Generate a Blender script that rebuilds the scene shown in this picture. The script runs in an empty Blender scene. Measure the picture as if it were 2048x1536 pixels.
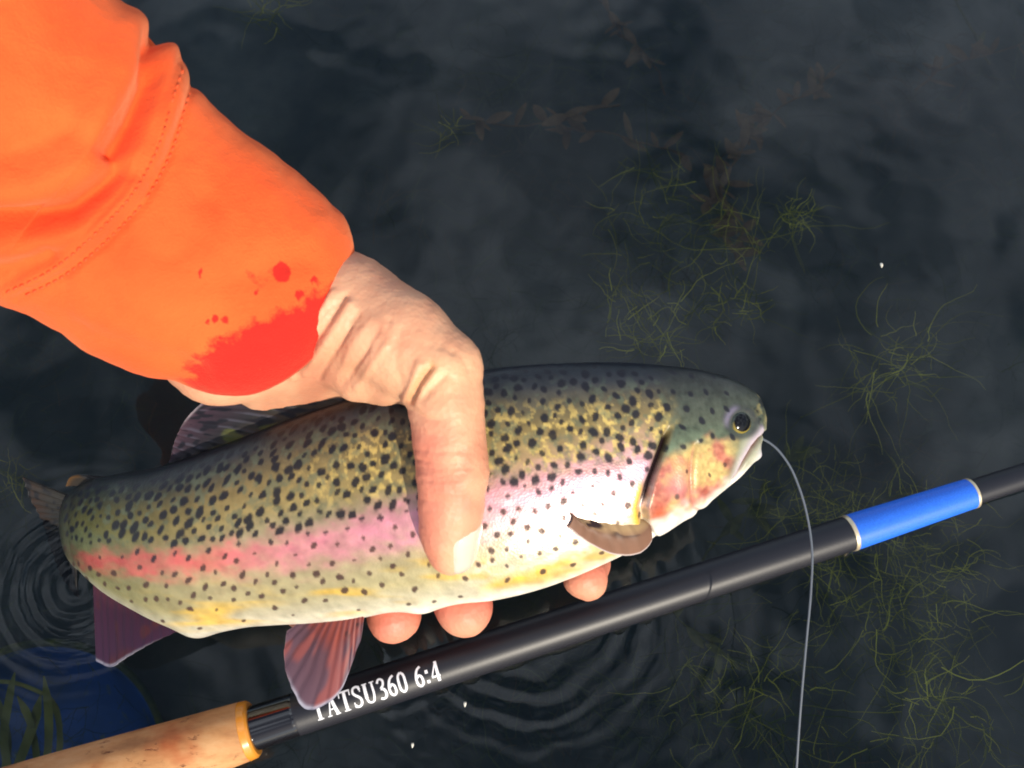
import bpy, bmesh, math, random
import numpy as np
from mathutils import Vector, Matrix
from mathutils.bvhtree import BVHTree

random.seed(7)
rng = np.random.default_rng(11)
sc = bpy.context.scene
COL = sc.collection

# ------------------------------------------------------------------ camera
F = 1855.0                       # focal length in pixels of a 2048 x 1536 frame
H = 0.44                         # lens height above the water
TILT = math.radians(20)
CAM = np.array([0.0, -H * math.tan(TILT), H])
CR = np.array([1.0, 0, 0])
CU = np.array([0, math.cos(TILT), math.sin(TILT)])
CB = np.array([0, -math.sin(TILT), math.cos(TILT)])
cd = bpy.data.cameras.new('camera')
cam = bpy.data.objects.new('camera', cd)
COL.objects.link(cam)
cam.location = CAM
cam.rotation_euler = (TILT, 0, 0)
cd.sensor_width = 36
cd.lens = 36 * F / 2048
cd.clip_start = 0.01
cd.clip_end = 2000
sc.camera = cam
cd.dof.use_dof = True
cd.dof.focus_distance = 0.40
cd.dof.aperture_fstop = 15

# ------------------------------------------------------------------ sky and sun
SUN_DIR = Vector((0.36, -0.77, 0.52)).normalized()      # towards the sun
world = bpy.data.worlds.new('World')
sc.world = world
world.use_nodes = True
nt = world.node_tree
nt.nodes.clear()
w_out = nt.nodes.new('ShaderNodeOutputWorld')
w_bg = nt.nodes.new('ShaderNodeBackground')
w_sky = nt.nodes.new('ShaderNodeTexSky')
w_sky.sky_type = 'NISHITA'
w_sky.sun_disc = False
w_sky.sun_elevation = math.asin(SUN_DIR.z)
w_sky.sun_rotation = math.atan2(SUN_DIR.x, SUN_DIR.y)
w_tc = nt.nodes.new('ShaderNodeTexCoord')
w_no = nt.nodes.new('ShaderNodeTexNoise')
w_no.inputs['Scale'].default_value = 3.4
w_no.inputs['Detail'].default_value = 3
w_no.inputs['Roughness'].default_value = 0.5
w_mp = nt.nodes.new('ShaderNodeMapping')
w_mp.inputs['Location'].default_value = (2.45, 4.39, 0.74)
w_rp = nt.nodes.new('ShaderNodeValToRGB')
w_rp.color_ramp.elements[0].position = 0.44
w_rp.color_ramp.elements[1].position = 0.70
w_mx = nt.nodes.new('ShaderNodeMix')
w_mx.data_type = 'RGBA'
w_mx.inputs['B'].default_value = (13, 14.3, 16.4, 1)        # sunlit cloud, same units as the sky
nt.links.new(w_tc.outputs['Generated'], w_mp.inputs['Vector'])
nt.links.new(w_mp.outputs['Vector'], w_no.inputs['Vector'])
nt.links.new(w_no.outputs['Fac'], w_rp.inputs['Fac'])
nt.links.new(w_rp.outputs['Color'], w_mx.inputs['Factor'])
nt.links.new(w_sky.outputs['Color'], w_mx.inputs['A'])
nt.links.new(w_mx.outputs['Result'], w_bg.inputs['Color'])
w_bg.inputs['Strength'].default_value = 0.1
nt.links.new(w_bg.outputs['Background'], w_out.inputs['Surface'])

sl = bpy.data.lights.new('sun', 'SUN')
sl.energy = 5.0
sl.angle = math.radians(0.6)
sl.color = (1.0, 0.90, 0.74)
sun = bpy.data.objects.new('sun', sl)
COL.objects.link(sun)
sun.rotation_euler = SUN_DIR.to_track_quat('Z', 'Y').to_euler()

sc.view_settings.view_transform = 'Standard'
sc.view_settings.look = 'None'
sc.view_settings.gamma = 1
sc.view_settings.exposure = 0.1
sc.view_settings.use_curve_mapping = False
sc.render.engine = 'CYCLES'
sc.cycles.use_denoising = True
sc.cycles.max_bounces = 6
sc.cycles.adaptive_threshold = 0.02
sc.cycles.transparent_max_bounces = 12
sc.cycles.sample_clamp_indirect = 4
sc.cycles.filter_width = 1.9

# ------------------------------------------------------------------ helpers
def P(x, y, d):
    """side-view drawing position (2048 x 1536) at distance d along the lens axis -> world."""
    x = np.asarray(x, float); y = np.asarray(y, float); d = np.asarray(d, float)
    a = (x - 1024) / F * d
    b = (768 - y) / F * d
    return (CAM + a[..., None] * CR + b[..., None] * CU - d[..., None] * CB)

def Pz(x, y, z):
    """the point on the level plane at height z."""
    b = (768 - y) / F
    d = (H - z) / (math.cos(TILT) - b * math.sin(TILT))
    return P(x, y, d)

def unproj(v):
    r = v - CAM
    d = -(r @ CB)
    return 1024 + (r @ CR) / d * F, 768 - (r @ CU) / d * F, d

def catmull(pts, n):
    """resample rows of pts (k x m) to n rows with a Catmull-Rom spline, uniform in row index chord."""
    pts = np.asarray(pts, float)
    k = len(pts)
    ch = np.r_[0, np.cumsum(np.linalg.norm(np.diff(pts[:, :2], axis=0), axis=1) + 1e-9)]
    m = np.gradient(pts, ch, axis=0)
    t = np.linspace(0, ch[-1], n)
    i = np.clip(np.searchsorted(ch, t, side='right') - 1, 0, k - 2)
    hh = (ch[i + 1] - ch[i])[:, None]
    u = ((t - ch[i])[:, None]) / hh
    h00 = 2 * u**3 - 3 * u**2 + 1; h10 = u**3 - 2 * u**2 + u
    h01 = -2 * u**3 + 3 * u**2; h11 = u**3 - u**2
    return h00 * pts[i] + h10 * hh * m[i] + h01 * pts[i + 1] + h11 * hh * m[i + 1]

def smooth(a, b, x):
    t = np.clip((x - a) / (b - a), 0, 1)
    return t * t * (3 - 2 * t)

_perm = rng.random((256, 256))
def noise2(x, y):
    x = np.asarray(x, float); y = np.asarray(y, float)
    xi = np.floor(x).astype(int); yi = np.floor(y).astype(int)
    fx = x - xi; fy = y - yi
    fx = fx * fx * (3 - 2 * fx); fy = fy * fy * (3 - 2 * fy)
    g = lambda a, b: _perm[a % 256, b % 256]
    return (g(xi, yi) * (1 - fx) + g(xi + 1, yi) * fx) * (1 - fy) + (g(xi, yi + 1) * (1 - fx) + g(xi + 1, yi + 1) * fx) * fy
def fbm(x, y, o=3):
    s = 0; a = 1; t = 0
    for i in range(o):
        s = s + a * noise2(x * 2**i + 17.3 * i, y * 2**i + 5.1 * i); t += a; a *= .5
    return s / t

def mesh_obj(name, V, faces, mat, parent=None, col=None, smooth_sh=True, uv=None, attrs=None):
    me = bpy.data.meshes.new(name)
    me.from_pydata([tuple(v) for v in V] if not isinstance(V, np.ndarray) else V.tolist(), [], faces.tolist() if isinstance(faces, np.ndarray) else faces)
    if col is not None:
        a = me.color_attributes.new('col', 'FLOAT_COLOR', 'POINT')
        c4 = np.ones((len(V), 4), np.float32); c4[:, :3] = col
        a.data.foreach_set('color', c4.ravel())
    for k, arr in (attrs or {}).items():
        a = me.attributes.new(k, 'FLOAT', 'POINT')
        a.data.foreach_set('value', np.asarray(arr, np.float32))
    if uv is not None:
        a = me.attributes.new('st', 'FLOAT_VECTOR', 'POINT')
        u3 = np.zeros((len(V), 3), np.float32); u3[:, :2] = uv
        a.data.foreach_set('vector', u3.ravel())
    if smooth_sh:
        me.polygons.foreach_set('use_smooth', np.ones(len(me.polygons), bool))
    me.materials.append(mat)
    me.update()
    o = bpy.data.objects.new(name, me)
    COL.objects.link(o)
    if parent is not None:
        o.parent = parent
        o.matrix_parent_inverse = parent.matrix_world.inverted()
    return o

def empty(name, loc):
    o = bpy.data.objects.new(name, None)
    o.location = loc
    o.empty_display_size = 0.02
    COL.objects.link(o)
    o.matrix_world = Matrix.Translation(Vector(loc))
    return o

def tag(o, label=None, cat=None, group=None, kind=None):
    if label: o['label'] = label
    if cat: o['category'] = cat
    if group: o['group'] = group
    if kind: o['kind'] = kind
    return o

def grid_faces(nu, nv, wrap_v=False, off=0):
    i = np.arange(nu - 1)[:, None]; j = np.arange(nv if wrap_v else nv - 1)[None, :]
    j2 = (j + 1) % nv
    return np.stack([i * nv + j, i * nv + j2, (i + 1) * nv + j2, (i + 1) * nv + j], -1).reshape(-1, 4) + off

def frames(C):
    T = np.gradient(C, axis=0); T /= np.linalg.norm(T, axis=1)[:, None] + 1e-12
    up = np.array([0.13, 0.21, 0.97])
    A = np.cross(T, up); A /= np.linalg.norm(A, axis=1)[:, None] + 1e-12
    B = np.cross(T, A)
    return T, A, B

def tube(C, r, n=8, cap=True):
    """verts, faces of a round tube along points C with radii r."""
    C = np.asarray(C, float); r = np.broadcast_to(np.asarray(r, float), (len(C),))
    T, A, B = frames(C)
    th = np.arange(n) / n * 2 * np.pi
    V = C[:, None] + r[:, None, None] * (np.cos(th)[None, :, None] * A[:, None] + np.sin(th)[None, :, None] * B[:, None])
    fs = grid_faces(len(C), n, True).tolist()
    if cap:
        fs.append(list(range(n))[::-1]); fs.append([(len(C) - 1) * n + k for k in range(n)])
    return V.reshape(-1, 3), fs

# ------------------------------------------------------------------ materials
def mat_new(name):
    m = bpy.data.materials.new(name)
    m.use_nodes = True
    b = m.node_tree.nodes['Principled BSDF']
    return m, m.node_tree, b

def N(t, typ, **kw):
    n = t.nodes.new(typ)
    for k, v in kw.items():
        n.inputs[k].default_value = v
    return n

def attr(t, name='col'):
    a = t.nodes.new('ShaderNodeAttribute'); a.attribute_name = name
    return a

def add_bump(t, b, height, strength, dist):
    bp = N(t, 'ShaderNodeBump', Strength=strength, Distance=dist)
    t.links.new(height, bp.inputs['Height']); t.links.new(bp.outputs['Normal'], b.inputs['Normal'])
    return bp

def noise_node(t, scale, detail=4, coord='Object', rough=0.55, vec=None):
    n = N(t, 'ShaderNodeTexNoise', Scale=scale, Detail=detail, Roughness=rough)
    if vec is None:
        tc = t.nodes.new('ShaderNodeTexCoord'); vec = tc.outputs[coord]
    t.links.new(vec, n.inputs['Vector'])
    return n

def mix_col(t, fac, a, b, mode='MIX'):
    m = t.nodes.new('ShaderNodeMix'); m.data_type = 'RGBA'; m.blend_type = mode
    for k, v in (('Factor', fac), ('A', a), ('B', b)):
        if isinstance(v, (int, float)): m.inputs[k].default_value = v
        elif isinstance(v, tuple): m.inputs[k].default_value = (*v, 1) if len(v) == 3 else v
        else: t.links.new(v, m.inputs[k])
    return m.outputs['Result']

def ramp(t, fac, stops):
    r = t.nodes.new('ShaderNodeValToRGB')
    e = r.color_ramp.elements
    while len(e) < len(stops): e.new(0.5)
    for el, (p, c) in zip(e, stops):
        el.position = p; el.color = (*c, 1) if len(c) == 3 else c
    t.links.new(fac, r.inputs['Fac'])
    return r.outputs['Color']

def col_attr_mat(name, rough=0.5, spec=0.5, sss=0.0, coat=0.0, transl=0.0):
    m, t, b = mat_new(name)
    a = attr(t)
    t.links.new(a.outputs['Color'], b.inputs['Base Color'])
    b.inputs['Roughness'].default_value = rough
    b.inputs['Specular IOR Level'].default_value = spec
    b.inputs['Coat Weight'].default_value = coat
    b.inputs['Coat Roughness'].default_value = 0.12
    if sss:
        b.inputs['Subsurface Weight'].default_value = sss
        b.inputs['Subsurface Radius'].default_value = (1.0, 0.35, 0.2)
        b.inputs['Subsurface Scale'].default_value = 0.003
    return m, t, b

# ------------------------------------------------------------------ water
m_water, t, b = mat_new('water_surface')
t.nodes.remove(b)
out = t.nodes['Material Output']
geo = t.nodes.new('ShaderNodeNewGeometry')
hs = None
def add_h(x):
    global hs
    if hs is None: hs = x
    else:
        a = t.nodes.new('ShaderNodeMath'); a.operation = 'ADD'
        t.links.new(hs, a.inputs[0]); t.links.new(x, a.inputs[1]); hs = a.outputs[0]
def ring(cx, cy, wl, amp, decay, r0):
    v = t.nodes.new('ShaderNodeVectorMath'); v.operation = 'DISTANCE'
    t.links.new(geo.outputs['Position'], v.inputs[0]); v.inputs[1].default_value = (cx, cy, 0)
    def mth(op, a, bb=None):
        n = t.nodes.new('ShaderNodeMath'); n.operation = op
        for i, q in enumerate((a, bb)):
            if q is None: continue
            if isinstance(q, (int, float)): n.inputs[i].default_value = q
            else: t.links.new(q, n.inputs[i])
        return n.outputs[0]
    nr = noise_node(t, 34, 2, vec=geo.outputs['Position'])
    r = mth('ADD', v.outputs['Value'], mth('MULTIPLY', mth('SUBTRACT', nr.outputs['Fac'], 0.5), wl * 1.1))
    na_ = noise_node(t, 22, 1, vec=geo.outputs['Position'])
    amod = mth('MULTIPLY', na_.outputs['Fac'], 2.0)
    s = mth('SINE', mth('MULTIPLY', r, 2 * math.pi / wl))
    e = mth('EXPONENT', mth('MULTIPLY', mth('ABSOLUTE', mth('SUBTRACT', r, r0)), -1 / decay))
    add_h(mth('MULTIPLY', mth('MULTIPLY', mth('MULTIPLY', s, e), amod), amp))
c1 = Pz(150, 1170, 0); ring(c1[0], c1[1], 0.0072, 0.00044, 0.009, 0.023)
c2 = Pz(1050, 1180, 0); ring(c2[0], c2[1], 0.0118, 0.00015, 0.024, 0.052)
c3 = Pz(800, 1300, 0); ring(c3[0], c3[1], 0.0090, 0.00010, 0.012, 0.022)
n1 = noise_node(t, 14, 2, vec=geo.outputs['Position'])
k = t.nodes.new('ShaderNodeMath'); k.operation = 'MULTIPLY'; k.inputs[1].default_value = 0.0022
t.links.new(n1.outputs['Fac'], k.inputs[0]); add_h(k.outputs[0])
bp = N(t, 'ShaderNodeBump', Strength=1.0, Distance=1.0)
t.links.new(hs, bp.inputs['Height'])
gl = N(t, 'ShaderNodeBsdfGlossy', Roughness=0.0, Color=(1, 1, 1, 1))
tr = N(t, 'ShaderNodeBsdfTransparent', Color=(0.80, 0.86, 0.84, 1))
fr = N(t, 'ShaderNodeFresnel', IOR=1.33)
for nn in (gl, fr): t.links.new(bp.outputs['Normal'], nn.inputs['Normal'])
mx = t.nodes.new('ShaderNodeMixShader')
t.links.new(fr.outputs['Fac'], mx.inputs['Fac']); t.links.new(tr.outputs[0], mx.inputs[1]); t.links.new(gl.outputs[0], mx.inputs[2])
t.links.new(mx.outputs[0], out.inputs['Surface'])
vs = N(t, 'ShaderNodeVolumePrincipled', Density=1.0, Anisotropy=0.1)
vs.inputs['Color'].default_value = (.42, .54, .74, 1)
t.links.new(vs.outputs[0], out.inputs['Volume'])

def spread(lo, hi, n, far):
    a = np.linspace(lo, hi, n)
    e = np.geomspace(0.05, far, 18)
    return np.r_[lo - e[::-1], a, hi + e]
gx = spread(-0.6, 0.6, 61, 80); gy = spread(-0.5, 0.7, 61, 80)
X, Y = np.meshgrid(gx, gy, indexing='ij')
nxw, nyw = len(gx), len(gy)
wi = np.arange(nxw * nyw).reshape(nxw, nyw)
wr = np.r_[wi[:, 0], wi[-1, 1:], wi[-2::-1, -1], wi[0, -2:0:-1]]
wv = np.stack([X, Y, X * 0], -1).reshape(-1, 3)
low = wv[wr] + np.array([0, 0, -1.2])
k0 = len(wv); kr = len(wr)
wf = grid_faces(nxw, nyw).tolist() + [[int(wr[q]), int(wr[(q + 1) % kr]), k0 + (q + 1) % kr, k0 + q] for q in range(kr)] + [[k0 + q for q in range(kr)][::-1]]
water = mesh_obj('water', np.r_[wv, low], wf, m_water, smooth_sh=False)
bmx = bmesh.new(); bmx.from_mesh(water.data); bmesh.ops.recalc_face_normals(bmx, faces=bmx.faces); bmx.to_mesh(water.data); bmx.free()
tag(water, 'still dark lake water with a few rings around the tail', 'water', kind='structure')

# lake bed
m_bed, t, b = mat_new('silt')
tc = t.nodes.new('ShaderNodeTexCoord')
na = noise_node(t, 5.0, 6, vec=tc.outputs['Object'])
nb = noise_node(t, 60, 6, vec=tc.outputs['Object'], rough=0.7)
c = ramp(t, na.outputs['Fac'], [(0.35, (0.022, 0.028, 0.022)), (0.5, (0.06, 0.06, 0.05)), (0.68, (0.16, 0.155, 0.14))])
c2_ = mix_col(t, 0.6, c, ramp(t, nb.outputs['Fac'], [(0.3, (0.55, 0.55, 0.5)), (0.7, (1.2, 1.15, 1.05))]), 'MULTIPLY')
t.links.new(c2_, b.inputs['Base Color'])
b.inputs['Roughness'].default_value = 1
b.inputs['Specular IOR Level'].default_value = 0.0
gx = spread(-0.6, 0.6, 200, 80); gy = spread(-0.5, 0.8, 200, 80)
X, Y = np.meshgrid(gx, gy, indexing='ij')
BED = -0.21
def bed_z(x, y):
    return BED + 0.05 * (fbm(x * 7 + 40, y * 7 + 40, 4) - 0.5) - 0.03 * smooth(0.1, 0.6, y)
Z = bed_z(X, Y)
bed = mesh_obj('lake_bed', np.stack([X, Y, Z], -1).reshape(-1, 3), grid_faces(len(gx), len(gy)), m_bed)
tag(bed, 'dark silty lake bed seen through the water', 'lake bed', kind='structure')

# ------------------------------------------------------------------ fishing rod
R0 = np.array([503.0, 1458.0]); R1 = np.array([2048.0, 952.0])
def on_rod(x):
    """point of the rod's axis: it lies on the water, so a straight line at a constant small height."""
    return R0[0] + (x - R0[0]), R0[1] + (x - R0[0]) * (R1[1] - R0[1]) / (R1[0] - R0[0])
A0 = Pz(*on_rod(503), 0.0105); A1 = Pz(*on_rod(2048), 0.0085)
AX = (A1 - A0); RL = np.linalg.norm(AX); AX /= RL
def s_of(x):                                   # distance along the axis of a drawing abscissa
    q = Pz(*on_rod(x), 0.0095)
    return float((q - A0) @ AX)
def s_pt(s): return A0 + AX * s
toc = CAM - s_pt(s_of(760)); toc -= AX * (toc @ AX); toc /= np.linalg.norm(toc)    # text side of the rod
upv = np.cross(toc, AX)
if upv @ CU < 0: upv = -upv

def lathe(name, prof, mat, parent, n=40, closed=True):
    """prof: (s, radius) pairs around the rod's axis; extra rings hold each edge crisp."""
    pr = [prof[0]]
    for (sa_, ra_), (sb_, rb_) in zip(prof[:-1], prof[1:]):
        L_ = math.hypot(sb_ - sa_, rb_ - ra_)
        for q in ((min(.0004, L_ * .3) / L_), 1 - (min(.0004, L_ * .3) / L_)):
            pr.append((sa_ + (sb_ - sa_) * q, ra_ + (rb_ - ra_) * q))
        pr.append((sb_, rb_))
    th = np.arange(n) / n * 2 * np.pi
    ringp = lambda s, r: [s_pt(s) + r * (np.cos(a) * toc + np.sin(a) * upv) for a in th]
    V = [p for s, r in pr for p in ringp(s, r)]
    fs = grid_faces(len(pr), n, True).tolist()
    if closed:
        for (s, r), rv in ((pr[0], False), (pr[-1], True)):
            o = len(V); V += ringp(s, r); f = [o + q for q in range(n)]
            fs.append(f[::-1] if rv else f)
    return mesh_obj(name, np.array(V), fs, mat, parent)

m_black, t, b = mat_new('satin_black_carbon')
b.inputs['Base Color'].default_value = (0.008, 0.008, 0.013, 1)
b.inputs['Roughness'].default_value = 0.44
b.inputs['Specular IOR Level'].default_value = 0.45
nn = noise_node(t, 900, 2)
add_bump(t, b, nn.outputs['Fac'], 0.06, 0.0004)
m_gloss, t, b = mat_new('gloss_black_lacquer')
b.inputs['Base Color'].default_value = (0.006, 0.005, 0.006, 1)
b.inputs['Roughness'].default_value = 0.06
b.inputs['Coat Weight'].default_value = 0.6
m_blue, t, b = mat_new('blue_enamel')
nn = noise_node(t, 1500, 2)
t.links.new(ramp(t, nn.outputs['Fac'], [(0.3, (0.012, 0.115, 0.62)), (0.7, (0.022, 0.165, 0.78))]), b.inputs['Base Color'])
b.inputs['Roughness'].default_value = 0.4
m_ring, t, b = mat_new('champagne_metal')
b.inputs['Base Color'].default_value = (0.75, 0.62, 0.42, 1)
b.inputs['Metallic'].default_value = 0.7
b.inputs['Roughness'].default_value = 0.35
m_gold, t, b = mat_new('amber_lacquer')
b.inputs['Base Color'].default_value = (0.62, 0.24, 0.025, 1)
b.inputs['Roughness'].default_value = 0.25
b.inputs['Coat Weight'].default_value = 0.5
m_cork, t, b = mat_new('cork')
tc = t.nodes.new('ShaderNodeTexCoord')
mp = N(t, 'ShaderNodeMapping'); mp.inputs['Rotation'].default_value = (0, 0, -math.atan2(AX[1], AX[0])); mp.inputs['Scale'].default_value = (1, 2.6, 2.6)
t.links.new(tc.outputs['Object'], mp.inputs['Vector'])
n1 = noise_node(t, 45, 6, vec=mp.outputs['Vector'], rough=.65)
n2 = noise_node(t, 110, 5, vec=mp.outputs['Vector'], rough=0.7)
n3 = noise_node(t, 34, 3, vec=tc.outputs['Object'])
base = ramp(t, n1.outputs['Fac'], [(0.3, (0.30, 0.13, 0.045)), (0.5, (0.45, 0.215, 0.078)), (0.7, (0.54, 0.30, 0.13))])
pits = ramp(t, n2.outputs['Fac'], [(0.30, (0.25, 0.12, 0.05)), (0.40, (1, 1, 1))])
blot = ramp(t, n3.outputs['Fac'], [(0.52, (1, 1, 1)), (0.66, (0.85, 0.48, 0.34))])
cc = mix_col(t, 1.0, mix_col(t, 1.0, base, pits, 'MULTIPLY'), blot, 'MULTIPLY')
t.links.new(cc, b.inputs['Base Color'])
b.inputs['Roughness'].default_value = 0.75
add_bump(t, b, pits, 0.5, 0.0006)
m_white, t, b = mat_new('white_print')
b.inputs['Base Color'].default_value = (0.82, 0.82, 0.86, 1)
b.inputs['Roughness'].default_value = 0.5

def px_r(w, x):                                # radius of a rod w drawing-pixels wide at abscissa x
    q = s_pt(s_of(x)); _, _, d = unproj(q)
    return 0.5 * w / F * float(d)
rod = empty('fishing_rod', tuple(s_pt(0)))
tag(rod, 'black fishing rod with cork grip and blue band lying on the water', 'fishing rod')
s_gl, s_b0, s_b1 = s_of(594), s_of(1700), s_of(1943)
r_a, r_b = px_r(86, 520), px_r(70, 1690)
lathe('lacquered_collar', [(-0.004, r_a * .98), (0.0, r_a * 1.03), (s_gl - .001, r_a * 1.0), (s_gl, r_a * .985)], m_gloss, rod)
lathe('shaft', [(s_gl - 0.003, r_a * .95), (s_gl + .0005, r_a * .985), (s_b0 - 0.0005, r_b)], m_black, rod)
lathe('band_ring', [(s_b0 - 0.0012, r_b * .9), (s_b0 - .0011, r_b * 1.04), (s_b0 + .0008, r_b * 1.05), (s_b0 + .0009, r_b * .9)], m_ring, rod)
r_c = px_r(61, 1940)
lathe('blue_band', [(s_b0 + 0.0006, r_b * .9), (s_b0 + .0007, r_b * 1.035), (s_b1 - .0006, r_c * 1.0), (s_b1 - .0005, r_c * .9)], m_blue, rod)
lathe('band_ring', [(s_b1 - 0.0008, r_c * .8), (s_b1 - .0007, r_c * 1.02), (s_b1 + .0006, r_c * 1.02), (s_b1 + .0007, r_c * .7)], m_ring, rod)
lathe('tip_section', [(s_b1 - 0.004, px_r(52, 1950)), (RL, px_r(50, 2040)), (RL + 0.25, 0.0058), (RL + 0.6, 0.0042)], m_black, rod)
r_k = px_r(116, 495)
prof = [(-0.001, r_k * .80), (-0.0012, r_k * .93), (-0.0035, r_k * 1.0)]
for i in range(1, 30):
    s = -0.0035 - 0.26 * i / 29
    u = -s / 0.26
    prof.append((s, r_k * (1 + 0.42 * math.sin(min(u / 0.6, 1) * math.pi / 2) ** 1.2 - 0.5 * max(0, u - 0.6) ** 1.5)))
prof.append((prof[-1][0] - .004, prof[-1][1] * .6))
grip = lathe('cork_grip', prof, m_cork, rod, 56)
lathe('amber_winding', [(-0.0030, r_k * .98), (-0.0028, r_k * 1.008), (0.0002, r_k * .975), (0.0012, r_k * .90), (0.0013, r_k * .6)], m_gold, rod)

# lettering: thick and thin serif strokes bent round the shaft
GL = {
 'T': (.74, [([(.37, 0), (.37, .95)], .19), ([(.0, .94), (.74, .94)], .11), ([(.04, .97), (.04, .70)], .07), ([(.70, .97), (.70, .70)], .07), ([(.18, .035), (.56, .035)], .07)]),
 'A': (.80, [([(.12, 0), (.40, 1)], .08), ([(.38, 1), (.66, 0)], .20), ([(.22, .34), (.56, .34)], .08), ([(0, .035), (.26, .035)], .07), ([(.50, .035), (.80, .035)], .07)]),
 'S': (.60, [([(.53, .80), (.46, .93), (.30, .97), (.13, .90), (.10, .74), (.22, .60), (.38, .50), (.50, .38), (.50, .18), (.36, .05), (.20, .04), (.08, .16)], .15), ([(.53, .97), (.53, .70)], .06), ([(.07, .30), (.07, .02)], .06)]),
 'U': (.82, [([(.18, .97), (.18, .28), (.26, .09), (.42, .04), (.56, .09), (.64, .28), (.64, .97)], .13), ([(.18, .97), (.18, .3)], .20), ([(.02, .965), (.34, .965)], .07), ([(.50, .965), (.80, .965)], .07)]),
 '3': (.56, [([(.08, .80), (.18, .95), (.32, .96), (.44, .86), (.42, .68), (.24, .53)], .14), ([(.24, .53), (.44, .44), (.50, .26), (.42, .08), (.26, .03), (.10, .08)], .16)]),
 '6': (.58, [([(.48, .95), (.28, .84), (.14, .60), (.10, .34), (.16, .12), (.29, .03), (.44, .12), (.48, .30), (.42, .50), (.30, .56), (.16, .46)], .15)]),
 '0': (.58, [([(.29, .97), (.15, .86), (.09, .5), (.15, .14), (.29, .03), (.43, .14), (.49, .5), (.43, .86), (.29, .97)], .15)]),
 '4': (.60, [([(.44, 0), (.44, .97)], .18), ([(.44, .95), (.06, .30)], .08), ([(.04, .28), (.58, .28)], .12)]),
 ':': (.28, [([(.14, .06), (.14, .22)], .18), ([(.14, .54), (.14, .70)], .18)]),
}
s0, s1 = s_of(632), s_of(882)
txt = 'TATSU360 6:4'
tot = sum(GL[ch][0] + .08 if ch != ' ' else .42 for ch in txt)
SX = (s1 - s0) / tot
LH = 0.0092
cur = 0.0
for ch in txt:
    if ch == ' ':
        cur += .42; continue
    wd, strokes = GL[ch]
    V = []; fs = []
    for si, (pts, w) in enumerate(strokes):
        p = np.array(pts, float)
        p = np.array([p[0] + (p[1] - p[0]) * q for q in np.linspace(0, 1, 7)]) if len(p) == 2 else catmull(p, 5 * len(p))
        xy = np.stack([(cur + p[:, 0]) * SX, (p[:, 1] - .5) * LH], 1)
        T = np.gradient(xy, axis=0); T /= np.linalg.norm(T, axis=1)[:, None]
        nrm = np.stack([-T[:, 1], T[:, 0]], 1) * (w * 0.43 * (SX + LH) / 2)
        o = len(V)
        for lift in (0.00022 + 0.00002 * si,):
            for q in (xy + nrm, xy, xy - nrm):
                for a, bb in q:
                    s = s0 + a; rr = r_a * .985 + (r_b - r_a * .985) * (s - s_gl) / (s_b0 - s_gl) + lift
                    ang = bb / rr - 0.12
                    V.append(s_pt(s) + rr * (math.cos(ang) * toc + math.sin(ang) * upv))
        n = len(xy)
        for rI in range(2):
            for i in range(n - 1):
                fs.append([o + rI * n + i, o + rI * n + i + 1, o + (rI + 1) * n + i + 1, o + (rI + 1) * n + i])
    nm = {':': 'colon'}.get(ch, 'letter' if ch.isalpha() else 'digit')
    mesh_obj(nm, np.array(V), fs, m_white, rod)
    cur += wd + .08

# ------------------------------------------------------------------ the trout
ST = np.array([   # top x, top y, bottom x, bottom y, depth of the middle, width / half height, roll (rad)
    [124, 1022, 132, 1086, 0.449, .28, .05],
    [132, 1000, 146, 1116, 0.440, .32, .10],
    [168, 968, 180, 1150, 0.4295, .38, .14],
    [230, 950, 222, 1180, 0.417, .47, .22],
    [310, 936, 300, 1222, 0.4045, .50, .25],
    [420, 900, 400, 1258, 0.394, .51, .22],
    [560, 846, 520, 1247, 0.384, .51, .18],
    [700, 797, 660, 1238, 0.376, .51, .15],
    [840, 762, 800, 1224, 0.370, .50, .13],
    [980, 738, 950, 1203, 0.366, .49, .12],
    [1120, 727, 1090, 1170, 0.3645, .48, .12],
    [1240, 726, 1212, 1120, 0.3655, .49, .12],
    [1330, 731, 1305, 1070, 0.3675, .50, .12],
    [1405, 741, 1385, 1020, 0.370, .52, .12],
    [1460, 757, 1440, 978, 0.372, .55, .12],
    [1494, 774, 1476, 948, 0.3735, .58, .10],
    [1514, 790, 1494, 924, 0.3745, .62, .08],
    [1525, 804, 1503, 902, 0.375, .66, .05],
    [1530, 820, 1506, 874, 0.3755, .80, .0]])
NS, NT = 680, 340
S = catmull(np.c_[(ST[:, 0] + ST[:, 2]) / 2, (ST[:, 1] + ST[:, 3]) / 2, ST], NS)[:, 2:]
hpx = 0.5 * np.hypot(S[:, 0] - S[:, 2], S[:, 1] - S[:, 3])
dz = np.tan(S[:, 6]) * hpx / F * S[:, 4]
Pt = P(S[:, 0], S[:, 1], S[:, 4] - dz); Pb = P(S[:, 2], S[:, 3], S[:, 4] + dz)
Cc = (Pt + Pb) / 2; Uu = (Pt - Pb) / 2
hm = np.linalg.norm(Uu, axis=1)
Tn = np.gradient(Cc, axis=0); Tn /= np.linalg.norm(Tn, axis=1)[:, None]
Nn = np.cross(Uu, Tn); Nn /= np.linalg.norm(Nn, axis=1)[:, None]
Nn *= np.sign((Nn * CB).sum(1))[:, None]
th = np.arange(NT) / NT * 2 * np.pi           # 0 back, pi/2 near side, pi belly
cth = np.cos(th); sth = np.sin(th)
fy = np.sign(cth) * np.abs(cth) ** 0.95
fx = np.sign(sth) * np.abs(sth) ** 0.92 * (1 - 0.10 * cth)
endcap = np.sqrt(np.clip(1 - ((np.arange(NS) - (NS - 10)) / 9.5).clip(0, 1) ** 2, 0.02, 1))
W = hm * S[:, 5]
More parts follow.
